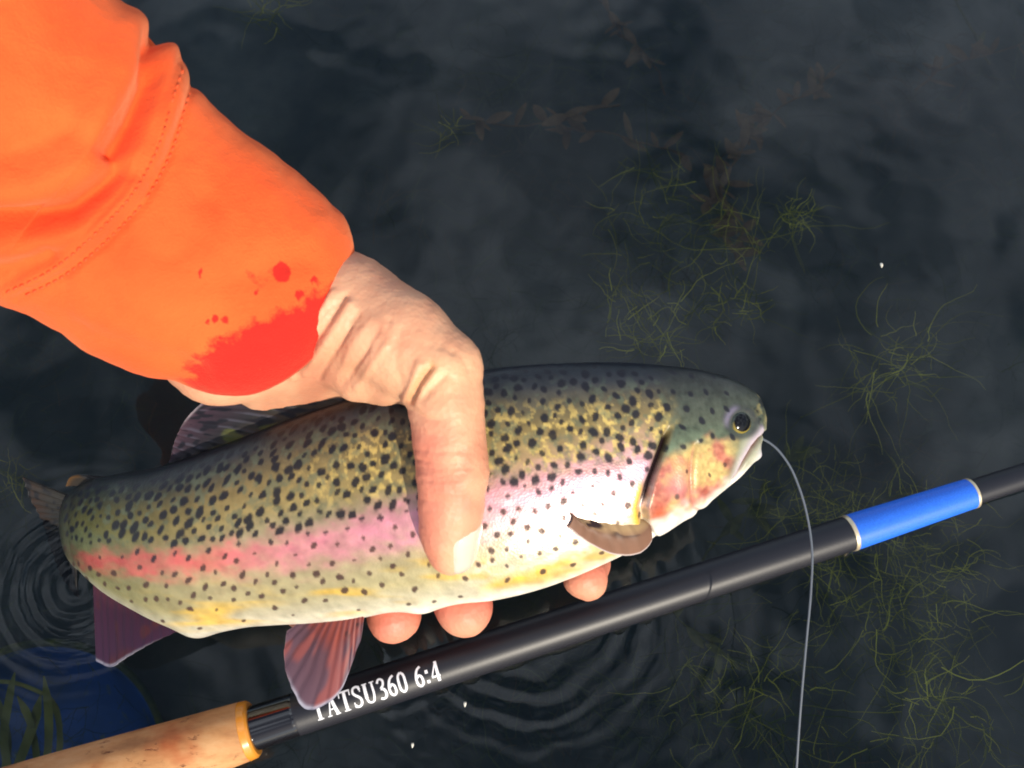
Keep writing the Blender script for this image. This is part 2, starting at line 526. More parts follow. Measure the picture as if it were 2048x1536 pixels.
V = Cc[:, None] + Uu[:, None] * (fy[None, :, None] * endcap[:, None, None]) + Nn[:, None] * ((W * endcap)[:, None, None] * fx[None, :, None])
# the fish's own side-view coordinates of each vertex (the same on both flanks)
AXp = (S[:, 0] + S[:, 2])[:, None] / 2 + (S[:, 0] - S[:, 2])[:, None] / 2 * fy[None, :]
AYp = (S[:, 1] + S[:, 3])[:, None] / 2 + (S[:, 1] - S[:, 3])[:, None] / 2 * fy[None, :]
CV = np.broadcast_to(fy[None, :], AXp.shape)
SIDE = np.broadcast_to(np.sign(sth)[None, :], AXp.shape)
du = np.gradient(V, axis=0); dv = (np.roll(V, -1, 1) - np.roll(V, 1, 1))
NO = np.cross(dv, du); NO /= np.linalg.norm(NO, axis=2)[..., None] + 1e-12
flip = np.sign(((V - Cc[:, None]) * NO).sum(2).mean()); NO *= flip
side_w = smooth(0.05, 0.3, np.abs(sth))[None, :]

def curve_x(pts, y):
    pts = np.array(pts, float)
    return np.interp(y, pts[:, 1], pts[:, 0])
def seg_dist(px, py, pts):
    pts = np.array(pts, float); best = np.full(px.shape, 1e9)
    for a, bb in zip(pts[:-1], pts[1:]):
        ab = bb - a; L = ab @ ab
        q = np.clip(((px - a[0]) * ab[0] + (py - a[1]) * ab[1]) / L, 0, 1)
        best = np.minimum(best, np.hypot(px - a[0] - ab[0] * q, py - a[1] - ab[1] * q))
    return best
GILL = [(1322, 830), (1312, 850), (1297, 890), (1276, 945), (1266, 990), (1272, 1020), (1288, 1048), (1318, 1075)]
PRE = [(1358, 872), (1352, 900), (1350, 935), (1354, 970), (1366, 1000), (1386, 1012)]
MOUTH = [(1512, 866), (1494, 872), (1480, 886), (1464, 912), (1452, 940), (1447, 952)]
MAXI = [(1500, 852), (1478, 872), (1458, 905), (1446, 942)]
gdx = AXp - curve_x(GILL, AYp)
gm = smooth(832, 856, AYp) * smooth(1072, 1050, AYp) * side_w
disp = 0.0013 * np.exp(-np.clip(gdx, 0, None) / 55) * smooth(-4, 4, gdx) * gm - 0.0022 * np.exp(-((gdx + 6) / 7) ** 2) * gm
pd = seg_dist(AXp, AYp, PRE)
disp -= 0.0006 * np.exp(-(pd / 5) ** 2) * side_w
disp += 0.0005 * np.exp(-((pd - 16) / 12) ** 2) * side_w
md = seg_dist(AXp, AYp, MOUTH)
disp -= 0.0026 * np.exp(-(md / 5.5) ** 2)
disp += 0.0018 * np.exp(-((AXp - 1499) / 10) ** 2 - ((AYp - 904) / 13) ** 2)
xd = seg_dist(AXp, AYp, MAXI)
disp += 0.0008 * np.exp(-(xd / 9) ** 2) * side_w
EYE = (1459, 836)
ed = np.hypot(AXp - EYE[0], (AYp - EYE[1]) * 1.1)
disp -= 0.0010 * np.exp(-(ed / 20) ** 2) * side_w
disp += 0.0005 * np.exp(-((ed - 31) / 9) ** 2) * side_w * smooth(845, 825, AYp)
disp += 0.0005 * (fbm(AXp / 90, AYp / 60 + SIDE * 9, 2) - .5)
# soft belly pressed between the finger tips
disp += 0.0011 * np.exp(-((AXp - 850) / 26) ** 2) * smooth(-.75, -1, CV) - 0.0012 * (np.exp(-((AXp - 925) / 45) ** 2) + np.exp(-((AXp - 788) / 45) ** 2)) * smooth(-.8, -1, CV)
disp += 0.0022 * np.exp(-((AXp - 408) / 30) ** 2) * smooth(-.8, -1, CV)
nar = np.hypot(AXp - 1497, AYp - 815)
disp -= 0.0008 * np.exp(-(nar / 5) ** 2) * side_w
V = V + NO * disp[..., None]

# --- pigment, plus shade painted into the tail end
def stops(x, tab):
    xs = [a for a, _ in tab]; cs = np.array([c for _, c in tab])
    return np.stack([np.interp(x, xs, cs[:, i]) for i in range(3)], -1)
def over(c, col, a):
    return c * (1 - a[..., None]) + np.asarray(col, float) * a[..., None]
colr = stops(CV, [(-1, (.80, .74, .64)), (-.86, (.72, .66, .50)), (-.62, (.50, .42, .22)), (-.3, (.42, .35, .19)), (0, (.29, .26, .15)), (.25, (.28, .215, .085)), (.5, (.20, .15, .06)), (.70, (.085, .075, .05)), (.85, (.032, .036, .042)), (1, (.014, .018, .025))])
rear_shade = smooth(560, 200, AXp)
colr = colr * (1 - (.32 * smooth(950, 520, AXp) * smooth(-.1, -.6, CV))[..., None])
colr = colr * (1 - rear_shade[..., None] * (np.array([.60, .50, .62]) * smooth(-1.3, -.2, CV)[..., None]))  # greener rear, with the tail's shade also darkened into the colour
yel = smooth(.45, .8, fbm(AXp / 120 + 3, AYp / 28, 3)) * smooth(-.25, -.5, CV) * smooth(-.98, -.8, CV)
colr = over(colr, (.62, .38, .05), yel * .75 * smooth(300, 420, AXp))
yb = np.exp(-((AYp - (1088 + (1150 - AXp) * .33)) / 14) ** 2) * smooth(950, 1010, AXp) * smooth(1190, 1130, AXp)
colr = over(colr, (.80, .48, .03), yb * .8)
strY = np.interp(AXp, [130, 200, 500, 700, 850, 1000, 1250, 1330], [1092, 1106, 1083, 1050, 1014, 985, 932, 915])
strW = np.interp(AXp, [130, 250, 500, 850, 1050, 1250], [12, 20, 32, 44, 62, 66])
jag = (fbm(AXp / 26, AYp / 15 + SIDE * 31, 3) - .5) * 44
st = (.62 + .5 * fbm(AXp / 30 + 60, AYp / 16, 3)).clip(0, 1) * np.exp(-np.abs((AYp - strY + jag) / strW) ** 2.4) * smooth(140, 230, AXp) * smooth(1300, 1265, AXp)
pink = stops(AXp, [(150, (.42, .05, .055)), (480, (.58, .10, .10)), (620, (.68, .20, .25)), (850, (.72, .27, .36)), (1250, (.74, .34, .46))])
colr = colr * (1 - .86 * st[..., None]) + pink * .86 * st[..., None]
fl = smooth(.50, .68, fbm((AXp * .83 + AYp * .56) / 10, (AYp * .83 - AXp * .56) / 8 + SIDE * 77, 3))
gz = smooth(.10, .22, CV) * smooth(.8, .5, CV)
colr = over(colr, (.60, .44, .13), fl * gz * smooth(560, 800, AXp) * .75)
dk = smooth(.48, .70, fbm((AXp * .8 - AYp * .6) / 13 + 50, (AYp * .8 + AXp * .6) / 11 + SIDE * 13, 3))
colr = over(colr, (.09, .12, .08), dk * smooth(0, .2, CV) * smooth(.95, .7, CV) * .55)
silver = smooth(.45, .7, fbm(AXp / 20 + 9, AYp / 13, 2))
colr = over(colr, (.68, .63, .62), (.35 + .65 * silver) * smooth(.12, -.12, CV) * smooth(-.85, -.55, CV) * smooth(880, 1040, AXp) * .62)
mott = fbm((AXp * .8 + AYp * .6) / 18 + 7, (AYp * .8 - AXp * .6) / 14 + SIDE * 5, 3)
colr = colr * (.72 + .56 * mott)[..., None]
colr = over(colr, (.020, .022, .018), smooth(230, 135, AXp) * .85)  # shade on the tail end painted over the skin colour
# head
hd = smooth(-3, 8, gdx) * smooth(1240, 1290, AXp)
hd = np.where(AYp < 835, smooth(1290, 1345, AXp + (835 - AYp) * .1), hd)
hgreen = stops(AYp, [(740, (.018, .020, .022)), (775, (.040, .046, .040)), (830, (.070, .082, .058)), (880, (.10, .135, .085))])
hgreen = hgreen * (.55 + .9 * fbm((AXp * .8 + AYp * .6) / 9 + 31, (AYp * .8 - AXp * .6) / 9, 3))[..., None]
hgreen = over(hgreen, (.015, .016, .02), smooth(.62, .70, fbm(AXp / 13 + 3, AYp / 13 + 60, 2)) * smooth(1465, 1500, AXp) * .8)
hgreen = over(hgreen, (.22, .19, .08), smooth(.55, .68, fbm(AXp / 10 + 43, AYp / 10 + 20, 2)) * smooth(1475, 1505, AXp) * .7)
colr = colr * (1 - hd[..., None]) + hgreen * hd[..., None]
yo = np.interp(AXp, [1270, 1300, 1360, 1400, 1440], [925, 900, 872, 862, 872])
yo = yo + (fbm(AXp / 22 + 5, AYp / 22, 2) - .5) * 30
ck = smooth(-16, 14, AYp - yo) * smooth(1462, 1418, AXp + (AYp - 900) * .25) * hd
n_ = fbm((AXp * .8 + AYp * .6) / 30 + 2, (AYp * .8 - AXp * .6) / 26 + 8, 3)
cheek = stops(n_, [(.28, (.42, .11, .075)), (.40, (.52, .20, .125)), (.50, (.56, .30, .13)), (.64, (.60, .43, .16))])
cheek = cheek * (.7 + .6 * fbm(AXp / 6, AYp / 6 + 4, 2))[..., None]
cheek = cheek * .8
cheek = over(cheek, (.46, .17, .17), np.exp(-((AXp - 1325) / 26) ** 2 - ((AYp - 945) / 30) ** 2) * .8)
cheek = over(cheek, (.50, .10, .03), np.exp(-((AXp - 1300) / 30) ** 2 - ((AYp - 1010) / 22) ** 2) * .7)
colr = colr * (1 - ck[..., None]) + cheek * ck[..., None]
jaw = smooth(1438, 1458, AXp + (AYp - 900) * .25) * smooth(858, 872, AYp + (AXp - 1450) * .2) * hd
colr = over(colr, (.32, .32, .22), jaw * .9)
chin = smooth(-.50, -.92, CV + .25 * (fbm(AXp / 20, AYp / 20, 2) - .5)) * smooth(1250, 1290, AXp)
colr = over(colr, (.80, .76, .68), chin)
colr = over(colr, (.46, .38, .43), np.exp(-(xd / 8) ** 2) * side_w * .9)
colr = over(colr, (.16, .03, .03), np.exp(-(md / 4.5) ** 2))
lip = np.exp(-((AXp - 1500) / 9) ** 2 - ((AYp - 902) / 13) ** 2)
colr = over(colr, (.62, .56, .64), lip * .8)
colr = over(colr, (.35, .30, .16), np.exp(-((AXp - 1522) / 9) ** 2 - ((AYp - 845) / 20) ** 2) * .6)
edge = np.exp(-((gdx + 20) / 9) ** 2) * smooth(930, 960, AYp) * smooth(1062, 1035, AYp) * side_w
colr = over(colr, (.72, .42, .04), edge * .9)
slit = smooth(-13, -8, gdx) * smooth(3, -3, gdx) * smooth(842, 862, AYp) * smooth(1005, 965, AYp) * side_w
colr = over(colr, (.010, .002, .003), slit)
colr = over(colr, (.40, .14, .10), np.exp(-(pd / 3.0) ** 2) * side_w * smooth(870, 890, AYp) * .6)
er = np.exp(-((ed - 29) / 7) ** 2) * side_w
colr = over(colr, (.03, .032, .036), er * .7)
colr = over(colr, (.17, .15, .21), np.exp(-((ed - 33) / 6) ** 2) * side_w * smooth(1462, 1440, AXp) * smooth(850, 825, AYp) * .8)
colr = over(colr, (.02, .025, .03), np.exp(-(ed / 22) ** 4) * side_w)
colr = over(colr, (.02, .02, .02), np.exp(-(nar / 4) ** 2) * side_w)
# --- spots: each flank scattered by itself, irregular, crowding towards the back
arc = np.cumsum(np.r_[0, np.hypot(np.diff(fy), np.diff(fx) * .5)])
arcpx = np.minimum(arc, arc[-1] + .02 - arc)[None, :] * hpx[:, None]         # distance from the ridge round the flank
spotmask = np.zeros(AXp.shape)
for sgn, rows in ((1, slice(0, NT // 2 + 1)), (-1, slice(NT // 2, NT))):
    sub_x = AXp[:, rows]; sub_a = arcpx[:, rows]; sub_y = AYp[:, rows]; sub_c = CV[:, rows]
    pts = []
    cell = {}
    tries = 22000 if sgn > 0 else 6000
    ii = rng.integers(0, sub_x.shape[0], tries); jj = rng.integers(0, sub_x.shape[1], tries)
    for i, j in zip(ii, jj):
        x, a, c, y = sub_x[i, j], sub_a[i, j], sub_c[i, j], sub_y[i, j]
        gd = x - np.interp(y, [p[1] for p in GILL], [p[0] for p in GILL])
        onhead = x > 1300 or (gd > -4 and y > 840)
        below = y - np.interp(x, [130, 500, 850, 1250], [1105, 1083, 1014, 932])
        if c < -.84: continue
        if onhead:
            if x > 1440 or c < -.45: continue
            gap = 30 if y < 880 else 44
            r = random.uniform(4.2, 6.8) if y < 880 else random.uniform(3.0, 5.0)
        elif below < -34:
            gap = random.uniform(15, 22) + 2 * (x > 650); r = random.uniform(4.2, 8.4)
            if x < 280: gap = random.uniform(14, 18); r *= .8
        elif below < 30:
            gap = 28 if x < 850 else 22; r = random.uniform(3.2, 5.6)
        else:
            gap = random.uniform(22, 30) + 24 * smooth(-.5, -.82, c); r = random.uniform(3.4, 6.4)
        kx, ky = int(x // 30), int(a // 30)
        ok = True
        for q in range(kx - 2, kx + 3):
            for w in range(ky - 2, ky + 3):
                for (x2, a2) in cell.get((q, w), ()):
                    if (x2 - x) ** 2 + (a2 - a) ** 2 < gap * gap: ok = False; break
                if not ok: break
            if not ok: break
        if not ok: continue
        cell.setdefault((kx, ky), []).append((x, a)); pts.append((x, a, r))
    wob = (fbm((sub_x * .8 + sub_a * .6) / 9 + 90, (sub_a * .8 - sub_x * .6) / 9 + sgn * 40, 2) - .5) * .8
    sm = np.zeros(sub_x.shape)
    xs_mid = (S[:, 0] + S[:, 2]) / 2
    for (x, a, r) in pts:
        lo = max(0, np.searchsorted(xs_mid, x - 45)); hi = min(NS, np.searchsorted(xs_mid, x + 45))
        an = random.uniform(-.9, .5); el = random.uniform(1.0, 1.55)
        ddx = sub_x[lo:hi] - x; dda = sub_a[lo:hi] - a
        e1 = ddx * math.cos(an) + dda * math.sin(an); e2 = -ddx * math.sin(an) + dda * math.cos(an)
        rr = np.hypot(e1 * el ** .5, e2 / el ** .5) / (r * 1.16)
        rr = rr + wob[lo:hi] * .9
        sm[lo:hi] = np.maximum(sm[lo:hi], smooth(1.22, .72, rr) * (0.75 + .25 * min(1, r / 6)))
    spotmask[:, rows] = np.maximum(spotmask[:, rows], sm)
spotmask *= 1 - slit
spotcol = np.where((CV < -.1)[..., None], np.array([.06, .03, .025]), np.array([.012, .012, .018]))
colr = colr * (1 - spotmask[..., None] * .95) + spotcol * spotmask[..., None] * .95
metal = smooth(.35, .0, CV) * smooth(-.98, -.75, CV) * (1 - hd) * smooth(300, 900, AXp) * (1 - .7 * spotmask)
metal = np.maximum(metal, ck * .12)

m_fish, t, b = col_attr_mat('trout_skin', rough=0.34, spec=0.24, coat=0.0)
st_ = attr(t, 'st')
vo = N(t, 'ShaderNodeTexVoronoi', Scale=0.19); vo.voronoi_dimensions = '2D'
t.links.new(st_.outputs['Vector'], vo.inputs['Vector'])
nz = noise_node(t, 0.05, 3, vec=st_.outputs['Vector'])
ad = t.nodes.new('ShaderNodeMath'); ad.operation = 'ADD'
t.links.new(vo.outputs['Distance'], ad.inputs[0]); t.links.new(nz.outputs['Fac'], ad.inputs[1])
add_bump(t, b, ad.outputs[0], 0.12, 0.0005)
mt = attr(t, 'metal')
mm = t.nodes.new('ShaderNodeMath'); mm.operation = 'MULTIPLY'; mm.inputs[1].default_value = 0.42
t.links.new(mt.outputs['Fac'], mm.inputs[0]); t.links.new(mm.outputs[0], b.inputs['Metallic'])
b.inputs['Subsurface Weight'].default_value = 0.04
b.inputs['Subsurface Scale'].default_value = 0.002

trout = empty('trout', tuple(Cc[NS // 2]))
tag(trout, 'spotted trout with a pink side stripe gripped by the hand', 'fish')
fv = V.reshape(-1, 3)
fs = grid_faces(NS, NT, True)
if flip > 0: pass
caps = [list(range(NT)), [(NS - 1) * NT + q for q in range(NT)][::-1]]
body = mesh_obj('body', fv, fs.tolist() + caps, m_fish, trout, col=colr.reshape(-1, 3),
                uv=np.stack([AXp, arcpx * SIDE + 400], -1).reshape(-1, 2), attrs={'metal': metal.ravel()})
bmx = bmesh.new(); bmx.from_mesh(body.data); bmesh.ops.recalc_face_normals(bmx, faces=bmx.faces); bmx.to_mesh(body.data); bmx.free()

def body_pt(x, y, side=1, lift=0.0):
    """surface point of the flank at the fish's side-view coordinates."""
    j0 = slice(0, NT // 2 + 1) if side > 0 else slice(NT // 2, NT)
    d2 = (AXp[:, j0] - x) ** 2 + (AYp[:, j0] - y) ** 2
    i, j = np.unravel_index(np.argmin(d2), d2.shape)
    if side < 0: j += NT // 2
    return V[i, j] + NO[i, j] * lift, NO[i, j]

# eyes
m_eye, t, b = col_attr_mat('trout_eye', rough=0.12, spec=0.3)
for side in (1, -1):
    c0, n0 = body_pt(EYE[0], EYE[1], side)
    rr = 0.0056
    cc_ = c0 - n0 * 0.0027
    e1 = np.cross(n0, CU); e1 /= np.linalg.norm(e1); e2 = np.cross(n0, e1)
    nu, nv = 20, 36
    ph = np.linspace(0, math.pi * .55, nu); az = np.arange(nv) / nv * 2 * np.pi
    flat = np.where(ph < 3, 1, 1)
    EV = np.array([[cc_ + rr * (math.sin(p) * (1.12 * math.cos(a) * e1 + math.sin(a) * e2) + .92 * math.cos(p) * n0) for a in az] for p in ph]).reshape(-1, 3)
    pc = np.array([[p for a in az] for p in ph]).ravel()
    q1 = np.array([[p * math.cos(a) for a in az] for p in ph]).ravel(); q2 = np.array([[p * math.sin(a) for a in az] for p in ph]).ravel()
    lowd = (EV - cc_) @ CU / rr                       # below the middle of the eye the iris is gold
    ec = over(np.tile(np.array([.035, .045, .04]), (len(pc), 1)), (.16, .125, .025), smooth(-.15, -.45, lowd) * smooth(1.15, .95, pc))
    ec = np.where((pc < .70)[:, None], np.array([.003, .003, .004]), ec)
    ec = over(ec, (.24, .18, .035), np.exp(-((pc - .75) / .05) ** 2) * smooth(.2, -.2, lowd))
    ec = over(ec, (.012, .015, .015), smooth(1.15, 1.35, pc))
    mesh_obj('eye', EV, grid_faces(nu, nv, True).tolist() + [list(range(nv))], m_eye, trout, col=ec)

# fins
m_fin, t, b = col_attr_mat('fin_membrane', rough=0.5, spec=0.22)
def fin(name, base, tip, colf, rays, nu=90, nv=46, thick=0.0007, corr=0.00018, curl=None, parent=trout, bulge=None):
    B = catmull(base, nu); T = catmull(tip, nu)
    Bp = P(B[:, 0], B[:, 1], B[:, 2]); Tp = P(T[:, 0], T[:, 1], T[:, 2])
    v = np.linspace(0, 1, nv)
    G = Bp[:, None] * (1 - v)[None, :, None] + Tp[:, None] * v[None, :, None]
    u = np.linspace(0, 1, nu)
    if bulge is not None:
        UB, VB = np.meshgrid(u, v, indexing='ij')
        G = G + CU * bulge(UB, VB)[..., None]
    gu = np.gradient(G, axis=0); gv = np.gradient(G, axis=1)
    n = np.cross(gu, gv); n /= np.linalg.norm(n, axis=2)[..., None] + 1e-12
    n *= np.sign((n * CB).sum(2).mean())
    UU, VV = np.meshgrid(u, v, indexing='ij')
    ph = (UU + .05 * (fbm(UU * 9, UU * 0 + rays, 2) - .5) + .03 * (fbm(UU * 5, VV * 3 + rays, 2) - .5)) * rays * 2 * np.pi
    fine = np.sin(ph * 2) * smooth(.45, .9, VV) * .4
    hgt = corr * (np.sin(ph) + fine) * smooth(0, .2, VV)
    if curl is not None: hgt = hgt + curl(UU, VV)
    G = G + n * hgt[..., None]
    tk = thick * (1 - .75 * VV)
    top = G + n * tk[..., None]; bot = G - n * tk[..., None]
    c = colf(UU, VV, np.sin(ph))
    k = nu * nv
    f1 = grid_faces(nu, nv); f2 = grid_faces(nu, nv)[:, ::-1] + k
    idx = np.arange(k).reshape(nu, nv)
    rim = np.r_[idx[:, 0], idx[-1, 1:], idx[-2::-1, -1], idx[0, -2:0:-1]]
    r2 = np.roll(rim, -1)
    f3 = np.stack([rim, rim + k, r2 + k, r2], 1)
    return mesh_obj(name, np.r_[top.reshape(-1, 3), bot.reshape(-1, 3)], np.r_[f1, f2, f3], m_fin, parent, col=np.r_[c.reshape(-1, 3), c.reshape(-1, 3)])

def c_purple(UU, VV, ray):
    c = stops(VV, [(0, (.09, .024, .03)), (.3, (.04, .011, .026)), (1, (.046, .016, .04))])
    c = over(c, (.045, .012, .03), smooth(.1, .9, ray) * .35)
    c = over(c, (.09, .02, .012), smooth(.55, .75, fbm(UU * 7, VV * 3, 2)) * .5)
    return over(c, (.42, .40, .46), smooth(.95, 1, VV) * smooth(.8, .2, UU) * .9)
fin('anal_fin', [(188, 1150, .421), (230, 1180, .415), (290, 1212, .407), (340, 1228, .402), (372, 1240, .399)],
    [(192, 1322, .408), (226, 1334, .404), (262, 1314, .400), (310, 1282, .397), (371, 1246, .396)], c_purple, 11,
    curl=lambda U, Vv: .002 * np.sin(U * 5) * Vv)
def c_pelvic(UU, VV, ray):
    c = stops(VV, [(0, (.19, .04, .028)), (.30, (.16, .034, .027)), (.45, (.085, .038, .048)), (1, (.10, .055, .075))])
    c = over(c, (.06, .03, .045), smooth(.2, .95, ray) * .35)
    c = over(c, (.36, .07, .04), smooth(.6, .8, fbm(UU * 9 + 3, VV * 2, 2)) * .4)
    c = over(c, (.04, .02, .02), smooth(.80, .88, fbm(UU * 16 + 8, VV * 11, 1)) * smooth(.5, .2, VV) * smooth(.4, .8, UU))
    return over(c, (.40, .40, .48), smooth(.94, 1, VV) * smooth(.2, .45, UU) * smooth(.9, .7, UU) * .9)
fin('pelvic_fin', [(640, 1216, .378), (670, 1216, .374), (700, 1218, .371), (728, 1224, .369)],
    [(574, 1262, .384), (572, 1310, .386), (592, 1372, .386), (622, 1412, .385), (662, 1398, .382), (700, 1342, .378), (722, 1278, .372)], c_pelvic, 10,
    curl=lambda U, Vv: .003 * np.sin(U * 3.1) * Vv)
def c_dorsal(UU, VV, ray):
    c = stops(VV, [(0, (.04, .032, .018)), (.35, (.016, .015, .018)), (.8, (.030, .017, .026)), (1, (.05, .026, .036))])
    c = over(c, (.11, .11, .15), smooth(.3, .95, ray) * smooth(.35, .7, fbm(UU * 8, VV * 4, 2)) * .28)
    sp = smooth(.60, .72, noise2(UU * 26 + 4, VV * 9 + 2))
    c = over(c, (.006, .006, .01), sp * .9)
    c = over(c, (.09, .10, .02), smooth(.72, .80, fbm(UU * 7 + 20, VV * 3 + 3, 2)) * smooth(.6, .2, VV) * .7)
    return over(c, (.30, .25, .28), smooth(.95, 1, VV) * smooth(.9, .6, UU) * smooth(.4, .6, UU) * .7)
fin('dorsal_fin', [(334, 936, .395), (430, 902, .386), (540, 858, .378), (640, 822, .372), (712, 797, .368)],
    [(344, 915, .393), (352, 890, .391), (361, 864, .388), (374, 836, .384), (396, 813, .380), (440, 794, .375)], c_dorsal, 13, corr=.00022,
    curl=lambda U, Vv: .002 * np.sin(U * 4 + .5) * Vv, bulge=lambda U, Vv: .0042 * smooth(.3, 1, U) * np.sin(np.pi * Vv ** .8))
def c_pect(UU, VV, ray):
    c = stops(VV, [(0, (.42, .30, .16)), (.35, (.34, .22, .11)), (.52, (.15, .075, .045)), (1, (.20, .105, .07))])
    c = over(c, (.12, .065, .04), smooth(.1, .9, ray) * .25)
    c = over(c, (.03, .015, .015), smooth(.74, .84, fbm(UU * 9 + 30, VV * 10 + 3, 1)) * smooth(.6, .4, VV))
    return over(c, (.60, .52, .50), smooth(.95, .99, VV) * .8)
def flank_d(x, y, lift):
    return float(unproj(body_pt(x, y, 1, lift)[0])[2])
pb = [(x, y, flank_d(x, y, -.0022)) for x, y in ((1132, 1030), (1168, 1022), (1210, 1022), (1250, 1030), (1272, 1042))]
ptp = [(1134, 1056, flank_d(1136, 1058, .004)), (1180, 1088, flank_d(1180, 1088, .005)), (1236, 1110, flank_d(1225, 1088, .006)), (1282, 1104, flank_d(1270, 1075, .008)), (1303, 1080, flank_d(1290, 1065, .007)), (1296, 1056, flank_d(1290, 1055, .003))]
fin('pectoral_fin', pb, ptp, c_pect, 7, nu=80, nv=40, thick=.0007, corr=.00012, curl=lambda U, Vv: .0042 * np.sin(np.clip(Vv, 0, 1) * 3.1))
def c_tail(UU, VV, ray):
    c = stops(VV, [(0, (.02, .02, .018)), (.5, (.020, .018, .016)), (1, (.03, .018, .014))])
    c = over(c, (.02, .02, .02), smooth(.2, .9, ray) * .6)
    return over(c, (.01, .01, .012), smooth(.70, .8, noise2(UU * 20, VV * 9)))
fin('tail_fin', [(140, 992, .433), (132, 1030, .437), (134, 1070, .438), (148, 1116, .434)],
    [(46, 954, .428), (58, 990, .434), (84, 1040, .446), (104, 1100, .462), (128, 1160, .450), (158, 1198, .434)], c_tail, 16, corr=.0004)
def c_adip(UU, VV, ray):
    return over(stops(VV, [(0, (.02, .018, .014)), (.7, (.025, .018, .012)), (1, (.08, .04, .012))]), (.02, .02, .02), smooth(.7, .9, UU))
fin('adipose_fin', [(168, 966, .425), (185, 962, .423), (205, 958, .420)], [(132, 972, .427), (140, 955, .424), (170, 951, .421)], c_adip, 2, 24, 16, thick=.0016, corr=0)
# fins of the far flank
fin('pelvic_fin', [(640, 1226, .398), (680, 1226, .395), (716, 1228, .393)], [(600, 1252, .405), (616, 1290, .408), (650, 1310, .408), (690, 1285, .402)], c_pelvic, 9, 50, 24)
fin('pectoral_fin', [(1150, 1060, .376), (1200, 1052, .376), (1250, 1050, .374)], [(1110, 1080, .382), (1130, 1105, .384), (1190, 1098, .382), (1250, 1070, .378)], c_pect, 9, 50, 24)

# ------------------------------------------------------------------ the hand (one continuous surface)
def C4(x, y, d, r):
    p = P(x, y, d); return (p, r / F * d)
chains = {
 'forearm': [C4(330, 440, .347, 125), C4(470, 575, .355, 120), C4(560, 655, .357, 112)],
 'wrist_low': [C4(330, 590, .350, 120), C4(440, 702, .362, 98), C4(600, 690, .362, 70)],
 'meta_thumb': [C4(540, 560, .357, 95), C4(620, 585, .350, 102), C4(700, 622, .340, 99), C4(800, 678, .331, 88), C4(884, 738, .327, 76)],
 'web': [C4(640, 670, .356, 88), C4(745, 715, .352, 78), C4(832, 748, .342, 58)],
 'thumb': [C4(884, 738, .327, 78), C4(892, 810, .327, 72), C4(899, 880, .328, 69), C4(905, 945, .330, 69), C4(903, 1010, .334, 62), C4(898, 1060, .338, 56), C4(902, 1100, .342, 50)],
 'm_index': [C4(660, 660, .362, 78), C4(800, 760, .385, 66), C4(915, 850, .404, 56)],
 'm_middle': [C4(620, 690, .368, 78), C4(720, 800, .397, 64), C4(810, 900, .412, 55)],
 'm_ring': [C4(580, 710, .372, 72), C4(650, 830, .405, 60), C4(705, 930, .417, 52)],
 'm_pinky': [C4(520, 720, .372, 66), C4(560, 850, .408, 54), C4(590, 950, .420, 47)],
}
fingers = {
 'index': [C4(915, 850, .404, 54), C4(1060, 970, .412, 50), C4(1150, 1065, .408, 47), C4(1172, 1130, .394, 46), C4(1173, 1158, .384, 45)],
 'middle': [C4(810, 900, .412, 54), C4(868, 1050, .416, 51), C4(905, 1160, .405, 50), C4(925, 1205, .390, 55), C4(929, 1216, .384, 56)],
 'ring': [C4(705, 930, .417, 51), C4(740, 1080, .418, 49), C4(772, 1180, .406, 49), C4(788, 1224, .393, 53), C4(789, 1233, .388, 54)],
 'pinky': [C4(590, 950, .420, 46), C4(585, 1080, .420, 42), C4(590, 1180, .412, 39), C4(602, 1222, .402, 37)],
}
allp = np.array([p for ch in list(chains.values()) + list(fingers.values()) for p, r in ch])
HS = 0.0010
lo = allp.min(0) - 0.034; hi = allp.max(0) + 0.034
dims = np.ceil((hi - lo) / HS).astype(int)
gxs = [lo[a] + HS * np.arange(dims[a]) for a in range(3)]
vol = np.full(dims, 0.05, np.float32)
def cap_into(target, a, ra, bb, rb, k):
    m = max(ra, rb) + 0.02
    l = np.minimum(a, bb) - m; h = np.maximum(a, bb) + m
    i0 = np.clip(((l - lo) / HS).astype(int), 0, dims); i1 = np.clip(((h - lo) / HS).astype(int) + 1, 0, dims)
    sl_ = tuple(slice(i0[q], i1[q]) for q in range(3))
    X = gxs[0][sl_[0]][:, None, None] - a[0]; Y = gxs[1][sl_[1]][None, :, None] - a[1]; Z = gxs[2][sl_[2]][None, None, :] - a[2]
    ab = bb - a; L = ab @ ab
    q = np.clip((X * ab[0] + Y * ab[1] + Z * ab[2]) / L, 0, 1)
    d = (np.sqrt((X - ab[0] * q) ** 2 + (Y - ab[1] * q) ** 2 + (Z - ab[2] * q) ** 2) - (ra + (rb - ra) * q)).astype(np.float32)
    o = target[sl_]
    hh = np.clip(.5 + .5 * (o - d) / k, 0, 1)
    target[sl_] = o * (1 - hh) + d * hh - k * hh * (1 - hh)
for nme, ch in chains.items():
    kk = 0.004 if nme == 'thumb' else 0.010
    for (a, ra), (bb, rb) in zip(ch[:-1], ch[1:]): cap_into(vol, a, ra, bb, rb, kk)
for nme, ch in fingers.items():
    f_ = np.full(dims, 0.05, np.float32)
    for (a, ra), (bb, rb) in zip(ch[:-1], ch[1:]): cap_into(f_, a, ra, bb, rb, 0.003)
    k = 0.0022
    hh = np.clip(.5 + .5 * (vol - f_) / k, 0, 1)
    vol = vol * (1 - hh) + f_ * hh - k * hh * (1 - hh)

